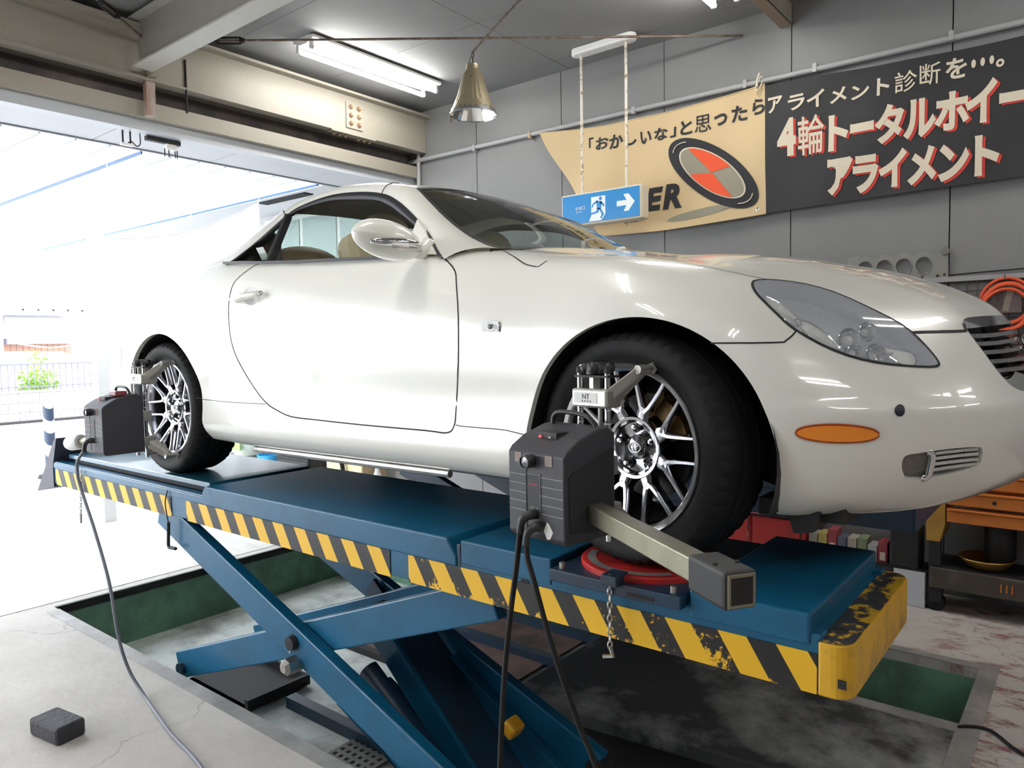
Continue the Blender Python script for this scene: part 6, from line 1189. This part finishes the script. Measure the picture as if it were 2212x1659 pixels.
    obj('centre_groove', MB().b2((-.033, yf-.0012, zb+.02), (-.030, yf+.002, zt-.02)), SEAM, cs, local=True)
    pnl = obj('name_plate', MB().b2((-.028, yf-.0012, zb+.055), (.018, yf+.002, -.025)), HEADD, cs, local=True)
    fr = MB(); 
    for a, b in (((-.028, zb+.055), (.018, zb+.055)), ((.018, zb+.055), (.018, -.02)), ((-.028, -.025), (.018, -.025))): fr.tube([(a[0], yf-.0016, a[1]), (b[0], yf-.0016, b[1])], .0008, 4)
    obj('plate_border', fr, LINEM, pnl, local=True)
    obj('lettering', text_fit('DSP 250', -.018, .011, zb+.078, zb+.086, lambda x, z: (x, yf-.002, z)), LINEM, pnl, local=True)
    obj('wave_mark', MB().tube([(-.014+i*.004, yf-.002, zb+.066+(.003 if i % 2 else -.002)) for i in range(7)], .0006, 4), LINEM, pnl, local=True)
    obj('red_stripe', MB().b2((-.022, yf-.002, -.052), (.010, yf-.001, -.048)), M('plate_red', (.22, .03, .05), .6) if front else bpy.data.materials['plate_red'], pnl, local=True)
    for i in range(5):
        z = -.030-.0225*i
        gl = MB().b2((-W+.004, yf-.0008, z-.0008), (-.034, yf+.001, z+.0008)); gl.b2((.020, yf-.0008, z-.0008), (W-.004, yf+.001, z+.0008)); obj('case_groove', gl, LINEM, cs, local=True)
    obj('lens_barrel', MB().lathe([(.0, .010), (.011, .010), (.014, .030), (.017, .030), (.017, .0)], (-.012, yf+.002, .008), (0, -1, 0), 20), BLACKP, cs, local=True, smooth=30); obj('lens_glass', MB().lathe([(.0, .0285), (.012, .027)], (-.012, yf+.002, .008), (0, -1, 0), 20), M('lens_dark', (.05, .06, .07), .05, coat=1) if front else bpy.data.materials['lens_dark'], cs, local=True)
    for x in (-.060, .047): obj('receiver_window', MB().b2((x-.012, yf-.0012, .000), (x+.012, yf+.001, .026)), WARM, cs, local=True)
    tp = MB().b2((-.035, yf+.045, zt+.018), (.03, yf+.10, zt+.0335)); obj('display_panel', tp, HEADD, cs, local=True)
    obj('indicator', MB().ball((-.022, yf+.040, zt+.022), (.0035, .0035, .0035), 8, 6), M('led_red', (1, .05, .05), .4, emit=2.0) if front else bpy.data.materials['led_red'], cs, local=True)
    obj('indicator', MB().ball((.012, yf+.040, zt+.022), (.003, .003, .003), 8, 6), LABELW, cs, local=True)
    hd = smooth_path([(-.07, yb-.05, zt+.035), (-.068, yb-.05, zt+.062), (-.04, yb-.052, zt+.076), (.04, yb-.052, zt+.072), (.072, yb-.05, zt+.052), (.080, yb-.05, zt+.03)], 5); obj('carry_handle', MB().tube(hd, .0065, 8), BLACKP, cs, local=True, smooth=True)
    if not front: obj('red_lamp', MB().b2((.0, yf+.075, zt+.035), (.07, yf+.13, zt+.06)), M('dark_red_lens', (.20, .02, .03), .2) if True else None, cs, local=True, bevel=.006)
    # boom with its end pod
    if front:
        a = Vector((.098, y0-.235, -.122)); d = Vector((.905, -.425, 0)).normalized(); b = a+d*.525
        bo = obj('boom', MB().bar(a, b, .046, .046), OLIVE, bevel=.003, **L)
        e0 = b-d*.035; e1 = b+d*.085
        pod = obj('boom_pod', MB().bar(e0, e1, .066, .068), POD, bevel=.008, **L); obj('pod_window', MB().bar(e1-d*.002, e1+d*.002, .044, .048), SEAM, pod, local=True)
        fr = MB(); s_ = Vector((0, 0, 1)).cross(d)
        for q in (-1, 1): fr.bar(e1+s_*q*.024+Vector((0, 0, -.026)), e1+s_*q*.024+Vector((0, 0, .026)), .005, .005, d); fr.bar(e1-s_*.026+Vector((0, 0, q*.026)), e1+s_*.026+Vector((0, 0, q*.026)), .005, .005)
        obj('window_frame', fr, OLIVE, pod, local=True)
        for q in (-.022, .022): obj('pod_screw', MB().ball(e0+d*.075+s_*q+Vector((0, 0, .035)), (.005, .005, .004), 8, 5), IRON, pod, local=True)
        sp_ = MB().prism([(.028, zb+.030), (.040, zb+.052), (.047, zb+.048), (.060, zb+.030), (.050, zb+.012), (.040, zb+.010)], lambda x, z: (x, yf-.0015, z), lambda x, z: (x, yf-.0003, z)); obj('torn_sticker', sp_, LABELW, cs, local=True)
    else:
        a = Vector((-.08, y0-.29, -.130)); b = a+Vector((-.155, -.03, -.02)); obj('boom', MB().cyl(a, b, .018, 14), OLIVE, smooth=40, **L)
        d = (b-a).normalized(); obj('boom_pod', MB().lathe([(.0, -.02), (.034, -.02), (.038, -.01), (.038, .055), (.032, .075), (.0, .078)], b, d, 24), LABELW, smooth=40, **L)
    for (x, z) in ((.0, zb+.065), (.020, zb+.038)):
        if not front and z < zb+.05: continue
        pg = smooth_path([(x, yf+.01, z), (x-.002, yf-.018, z+.002), (x-.016, yf-.032, z-.012), (x-.02, yf-.036, z-.045)], 5); obj('cable_plug', MB().tube(pg, [.0125]*6+[.011]*5+[.0095]*(len(pg)-11), 10), BLACKP, cs, local=True, smooth=True)
    return t
head(0, -.157, 'black wheel alignment head clamped to the front wheel with an olive boom', True)
head(-2.62, 0, 'black wheel alignment head clamped to the rear wheel', False)
CABM = M('cable_black', (.008, .008, .009), .55, spec=.3); CABG = M('cable_grey', (.17, .18, .22), .5)
def cable(label, pts, r, m): return tag(obj('sensor_cable', MB().tube(smooth_path(pts, 8), r, 8), m, smooth=True, loc=pts[0]), label, 'cable')
cable('black cable dropping straight from the front alignment head', [(-.096, -1.242, 1.082), (-.099, -1.245, 1.04), (-.108, -1.25, .96), (-.122, -1.25, .879), (-.145, -1.25, .719), (-.166, -1.25, .463), (-.175, -1.25, .2), (-.17, -1.27, .02), (-.1, -1.35, .009), (.2, -1.6, .008)], .0072, CABM)
cable('black cable slanting right from the front alignment head', [(-.076, -1.242, 1.055), (-.070, -1.246, 1.02), (-.045, -1.25, .96), (-.008, -1.25, .85), (.028, -1.25, .76), (.075, -1.25, .655), (.14, -1.25, .52), (.25, -1.27, .15), (.40, -1.3, .012), (.6, -1.4, .007)], .0068, CABM)
cable('grey cable hanging from the rear head onto the pale floor', [(-2.64, -1.251, 1.08), (-2.68, -1.265, 1.03), (-2.705, -1.26, .985), (-2.71, -1.25, .91), (-2.56, -1.25, .70), (-2.44, -1.25, .49), (-2.40, -1.24, .26), (-2.38, -1.21, .10), (-2.27, -1.20, .014), (-2.05, -1.245, .009), (-1.849, -1.285, .009), (-1.543, -1.33, .009), (-1.2, -1.42, .009)], .0072, CABG)
cable('thin black cable on the floor right of the cover slab', [(.585, .630, -.05), (.602, .634, -.008), (.622, .641, .012), (.709, .675, .008), (.826, .552, .007), (1.0, .5, .007)], .006, CABM)

# rubber block on the floor
rb = obj('rubber_block', MB().box((-2.232, -1.557, .035), (.20, .115, .07), Matrix.Rotation(.16, 3, 'Z')), M('block_rubber', (.035, .035, .042), .7, bump=(40, .7)), loc=(-2.232, -1.557, 0), bevel=.012)
tag(rb, 'dark grey rubber lift block standing alone on the pale floor', 'block')

# ---------------------------------------------------------------- along the back wall
# cylinder head gasket
gk = thing('head_gasket', 'grey cylinder head gasket with round bores hung on the wall', 'gasket', (.05, YW, 1.95))
def gasket():
    o = [(-.245, 2.035), (-.17, 2.045)]
    c0 = -.155
    for i in range(4):
        cx_ = -.145+i*.107
        for a in np.linspace(2.3, .84, 6): o.append((cx_+.058*math.cos(a), 1.972+.068*math.sin(a)))
    o += [(.262, 2.030), (.302, 2.030), (.305, 1.885), (.29, 1.872), (-.22, 1.890), (-.245, 1.90)]
    loops = [o]
    for i in range(4):
        cx_ = -.145+i*.107; loops.append([(cx_+.044*math.cos(a), 1.958+.051*math.sin(a)) for a in np.linspace(0, 2*PI, 26)[:-1]])
    for (x, z) in ((.287, 2.013), (.285, 1.898), (.17, 1.893), (.06, 1.893), (.25, 1.893)): loops.append([(x+.008*math.cos(a), z+.009*math.sin(a)) for a in np.linspace(0, 2*PI, 9)[:-1]])
    V = []; E = []
    for l in loops:
        k = len(V); V += [Vector(q) for q in l]; E += [(k+i, k+(i+1) % len(l)) for i in range(len(l))]
    v, e, f, *_ = delaunay_2d_cdt(V, E, [], 1, 1e-5); P = np.array([q[:] for q in v]); F = [t for t in f]
    cen = np.array([P[list(t)].mean(0) for t in F]); keep = inpoly(cen, o)
    for l in loops[1:]: keep &= ~inpoly(cen, l)
    mb = MB(); mb.add([(x, YW-.020, z) for x, z in P], [F[i] for i in np.where(keep)[0]]); return mb
gko = obj('plate', gasket(), M('gasket_grey', (.27, .27, .25), .45, .6), gk); so = gko.modifiers.new('thick', 'SOLIDIFY'); so.thickness = .004
rg = M('bore_ring', (.16, .16, .16), .4, .7)
for i in range(4):
    cx_ = -.145+i*.107; obj('bore_ring', MB().tube([(cx_+.044*math.cos(a), YW-.021, 1.958+.051*math.sin(a)) for a in np.linspace(0, 2*PI, 26)], .0028, 5, False), rg, gk)
obj('hanger_disc', MB().lathe([(.0, .012), (.022, .012), (.024, 0)], (.287, YW-.024, 2.035), (0, -1, 0), 16), M('hanger_brown', (.16, .15, .13), .5), gk); obj('hanger_nail', MB().cyl((.287, YW, 2.035), (.287, YW-.024, 2.035), .003, 6), STEEL, gk)
mr = obj('rail_strip', MB().b2((.16, YW-.03, 1.855), (2.2, YW-.002, 1.883)), M('rail_strip_grey', (.33, .33, .34), .5)); tag(mr, 'grey rail strip on the wall above the wire mesh', 'rail')
wr = obj('wall_wire', MB().tube([(.29, YW-.012, 1.893), (.45, YW-.012, 1.900), (.66, YW-.012, 1.906), (2.2, YW-.012, 1.93)], .004, 6), IRON); tag(wr, 'thin dark wire running along the wall above the rail strip', 'wire')
ms = thing('wire_mesh', 'dark wire grid panel on the wall behind the orange hose coil', 'grid panel', (.8, YW, 1.6))
WM = M('wire_dark', (.06, .06, .065), .5, .5)
for i in range(24): obj('wire', MB().cyl((.10+i*.05, YW-.022, 1.10), (.10+i*.05, YW-.022, 1.852), .0026, 6), WM, ms)
for i in range(15): obj('wire', MB().cyl((.08, YW-.018, 1.12+i*.052), (1.3, YW-.018, 1.12+i*.052), .0026, 6), WM, ms)
hc = thing('hose_coil', 'coiled orange air hose hanging on the wire grid', 'hose', (.585, YW-.05, 1.74)); pts = []
for k in range(5*30+1):
    a = 2*PI*k/30; rr = .112+.010*math.sin(a*.4+1); pts.append((.585+rr*math.cos(a)+.012*math.sin(k*.02), YW-.038-.012*(k/30)*.9, 1.735-.012*(k/30)+(.118+.008*math.cos(a*.33))*math.sin(a)))
obj('hose', MB().tube(pts, .0085, 8), HOSE, hc, smooth=True); obj('hose_end', MB().tube(smooth_path([(.47, YW-.05, 1.66), (.52, YW-.07, 1.50), (.62, YW-.07, 1.40), (.70, YW-.05, 1.36)]), .0085, 8), HOSE, hc, smooth=True); obj('hook', MB().tube([(.585, YW-.02, 1.86), (.585, YW-.09, 1.855), (.585, YW-.10, 1.875)], .005, 6), STEEL, hc)
pk = thing('blister_pack', 'plastic pack with dark lettering hanging inside the orange hose coil', 'pack', (.575, YW-.03, 1.74)); obj('card', MB().b2((.52, YW-.030, 1.665), (.66, YW-.026, 1.835)), M('pack_grey', (.22, .21, .20), .3), pk); q = obj('print', MB().box((.60, YW-.031, 1.75), (.03, .002, .15), Matrix.Rotation(.2, 3, 'Y')), M('pack_cream', (.45, .43, .38), .4), pk)
obj('lettering', text_fit('ハイパ', .538, .572, 1.68, 1.80, lambda x, z: (x, YW-.0325, z)), INK, pk)
gn = thing('air_gun', 'silver air tool hanging left of the orange hose coil', 'tool', (.47, YW-.05, 1.70)); obj('body', MB().lathe([(.0, .06), (.02, .055), (.03, .02), (.03, -.03), (.018, -.05), (.0, -.05)], (.455, YW-.05, 1.715), (.5, 0, -.6), 16), ALU, gn, smooth=40); obj('grip', MB().tube([(.47, YW-.05, 1.70), (.475, YW-.05, 1.62)], .013, 8), BLACKP, gn); obj('dial', MB().lathe([(.0, .006), (.014, .005), (.014, 0)], (.448, YW-.08, 1.735), (0, -1, 0), 14), STEEL, gn)
for i, (x, z, m_, lb) in enumerate(((.735, 1.60, 'silver', 'silver spray can hanging at the right of the hose coil'), (.815, 1.60, 'clear', 'clear plastic bottle on the wire grid beyond the silver spray can'))):
    t = thing('spray_can', lb, 'bottle', (x, YW-.07, z-.1)); obj('can', MB().lathe([(.0, -.1), (.032, -.1), (.033, .06), (.024, .085), (.0, .088)], (x, YW-.07, z), n=20), STEEL if i == 0 else M('bottle_clear', (.6, .62, .6), .15), t, smooth=40); obj('cap', MB().lathe([(.0, .125), (.02, .12), (.022, .085)], (x, YW-.07, z), n=16), WPLA, t, smooth=40)
sh = thing('wall_shelf', 'narrow steel wall shelf under the wire grid', 'shelf', (.9, YW-.1, 1.48)); obj('board', MB().b2((.62, YW-.13, 1.478), (1.5, YW, 1.49)), IRON, sh); obj('bracket', MB().bar((.7, YW-.12, 1.478), (.7, YW, 1.39), .015, .01), IRON, sh); obj('bracket', MB().bar((1.4, YW-.12, 1.478), (1.4, YW, 1.39), .015, .01), IRON, sh)

# orange tool trolley on a dark castored base
tc = thing('tool_trolley', 'orange tool trolley with drawers on legs beside the white box', 'tool trolley', (.85, 2.1, .45))
obj('cabinet', MB().b2((.30, 2.03, .60), (1.5, 2.30, 1.00)), ORANGE, tc, bevel=.006)
for i, (z0, z1) in enumerate(((.515, .600), (.612, .700), (.712, .800), (.812, .985))):
    d = obj('drawer', MB().b2((.365, 1.985, z0), (1.48, 2.04, z1-.022)), ORANGE, tc, bevel=.004); obj('drawer_lip', MB().b2((.365, 1.975, z1-.020), (1.48, 2.03, z1-.008)), ORANGE, d, bevel=.003)
    obj('drawer_lock', MB().lathe([(.0, .006), (.010, .005), (.010, 0)], (.585 if i % 2 else .9, 1.985, (z0+z1)/2-.01), (0, -1, 0), 12), IRON, d)
for x in (.262, 1.44): obj('leg', MB().prism([(x, .66), (x+.095, .66), (x+.095, .50), (x+.070, .395), (x+.004, .395)], lambda a, z: (a, 1.99, z), lambda a, z: (a, 2.28, z)), M('trolley_yellow', (.45, .25, .04), .5, var=(8, .5, .8, (.3, .16, .05))) if x < 1 else bpy.data.materials['trolley_yellow'], tc, bevel=.004)
bs2 = thing('trolley_base', 'dark castored steel base tray below the orange trolley', 'base', (.85, 2.1, 0)); DKB = M('base_brown', (.075, .062, .05), .5, .3, var=(10, .5, .75, (.14, .12, .10)))
obj('tray', MB().b2((.285, 1.98, .135), (1.5, 2.30, .25)), DKB, bs2, bevel=.005); obj('tray_floor', MB().b2((.30, 2.0, .25), (1.48, 2.29, .256)), BLACKM, bs2); obj('post', MB().b2((.278, 2.0, .12), (.335, 2.06, .394)), BLACKM, bs2); obj('post', MB().b2((1.44, 2.0, .12), (1.50, 2.06, .394)), BLACKM, bs2)
obj('vent_slots', MB().b2((.62, 1.978, .17), (.626, 1.981, .215)).b2((.645, 1.978, .17), (.651, 1.981, .215)).b2((.67, 1.978, .17), (.676, 1.981, .215)), ORANGE, bs2)
for x in (.315, 1.45):
    c = obj('caster', MB().lathe([(.0, -.02), (.045, -.02), (.05, -.012), (.05, .012), (.045, .02), (.0, .02)], (x, 2.02, .05), (0, 1, 0), 24), RUBBER, bs2, smooth=40); obj('fork', MB().b2((x-.03, 1.99, .05), (x+.03, 2.05, .135)), IRON, c)
dm = thing('copper_pan', 'round brass coloured pan lying on the dark base tray', 'pan', (.55, 2.10, .256)); obj('dish', MB().lathe([(.0, .012), (.09, .014), (.128, .052), (.134, .055), (.13, .048), (.095, .006), (.0, .002)], (.54, 2.12, .258), n=40), M('brass', (.42, .25, .08), .35, .85), dm, smooth=40); obj('rim', MB().tube([(.54+.132*math.cos(a), 2.12+.132*math.sin(a), .312) for a in np.linspace(0, 2*PI, 40)], .006, 8, False), bpy.data.materials['brass'], dm, smooth=True)
jr = thing('dark_motor', 'dark round motor housing standing in the brass pan', 'motor', (.60, 2.14, .265)); obj('housing', MB().lathe([(.0, .24), (.06, .235), (.075, .2), (.075, .02), (.06, 0)], (.60, 2.16, .279), n=24), BLACKM, jr, smooth=40); obj('cap', MB().lathe([(.0, .27), (.03, .265), (.03, .235)], (.60, 2.16, .275), n=16), IRON, jr)
wb2 = thing('white_box', 'plain white carton on the floor left of the trolley base', 'box', (.19, 2.08, 0)); obj('carton', MB().b2((.10, 2.0, 0), (.262, 2.2, .200)), M('carton_white', (.62, .64, .70), .6), wb2, bevel=.004); obj('lid_flap', MB().b2((.10, 2.0, .2), (.262, 2.1, .203)), WPLA, wb2)
bb = thing('black_toolbox', 'tall black plastic case on the white carton', 'case', (.16, 2.1, .203)); obj('case', MB().b2((.075, 2.01, .207), (.225, 2.2, .44)), BLACKM, bb, bevel=.01); obj('handle', MB().tube([(.11, 2.08, .44), (.115, 2.08, .47), (.19, 2.08, .47), (.195, 2.08, .44)], .008, 8), BLACKM, bb); obj('tray', MB().b2((.07, 2.005, .204), (.26, 2.2, .212)), IRON, bb)
# red chest and loose stock along the wall, seen below the bumper
rc = thing('red_tool_chest', 'low red tool chest with silver edge strips along the wall', 'tool chest', (-.8, 2.18, 0)); obj('body', MB().b2((-1.45, 2.06, 0), (-.42, 2.31, .40)), REDE, rc, bevel=.004)
for i in range(3): d = obj('drawer', MB().b2((-1.42+i*.335, 2.05, .02), (-1.10+i*.335, 2.062, .385)), REDE, rc, bevel=.004); obj('edge_strip', MB().bar((-1.135+i*.335, 2.047, .06), (-1.105+i*.335, 2.047, .37), .004, .006), CHROME, d)
obj('top_strip', MB().b2((-1.45, 2.045, .392), (-.42, 2.06, .402)), CHROME, rc)
st = thing('stock_rack', 'low dark steel rack of small parts boxes between red chest and trolley', 'rack', (-.15, 2.2, 0)); obj('board', MB().b2((-.41, 2.06, .185), (.09, 2.31, .20)), IRON, st); obj('board', MB().b2((-.41, 2.06, .02), (.07, 2.31, .035)), IRON, st); [obj('post', MB().b2((x, 2.28, 0), (x+.02, 2.31, .5)), IRON, st) for x in (-.41, .07)]
random.seed(11); x = -.40; k = 0
cols = [((.35, .33, .30), 'grey'), ((.45, .38, .12), 'yellow'), ((.30, .05, .06), 'red'), ((.10, .11, .16), 'navy'), ((.36, .32, .26), 'tan'), ((.18, .22, .12), 'green'), ((.42, .42, .42), 'pale'), ((.28, .04, .05), 'dark red')]
place = ['beside the red chest', 'second from the red chest', 'third from the red chest', 'in the middle', 'right of the middle', 'sixth from the red chest', 'next to the end', 'at the right end']
for (c, nm), pl3 in zip(cols, place):
    h = random.uniform(.08, .16); t = thing('parts_box', '%s small parts box on the low rack %s' % (nm, pl3), 'box', (x+.026, 2.12, .20)); bm2 = M('parts_box_'+nm.replace(' ', '_'), c, .6)
    obj('carton', MB().b2((x, 2.08, .201), (x+.05, 2.2, .201+h)), bm2, t); obj('label', MB().b2((x+.01, 2.078, .215), (x+.04, 2.0805, .215+h*.4)), CREAMI, t); x += .057
t = thing('red_jack', 'small red jack with steel saddle at the front end of the far runway', 'jack', (.02, 2.03, .0)); obj('body', MB().b2((-.02, 1.98, .001), (.05, 2.04, .14)), REDE, t, bevel=.01); obj('saddle', MB().lathe([(.0, .19), (.02, .19), (.024, .17), (.012, .16), (.012, .14)], (.015, 2.01, 0), n=16), STEEL, t, smooth=40)
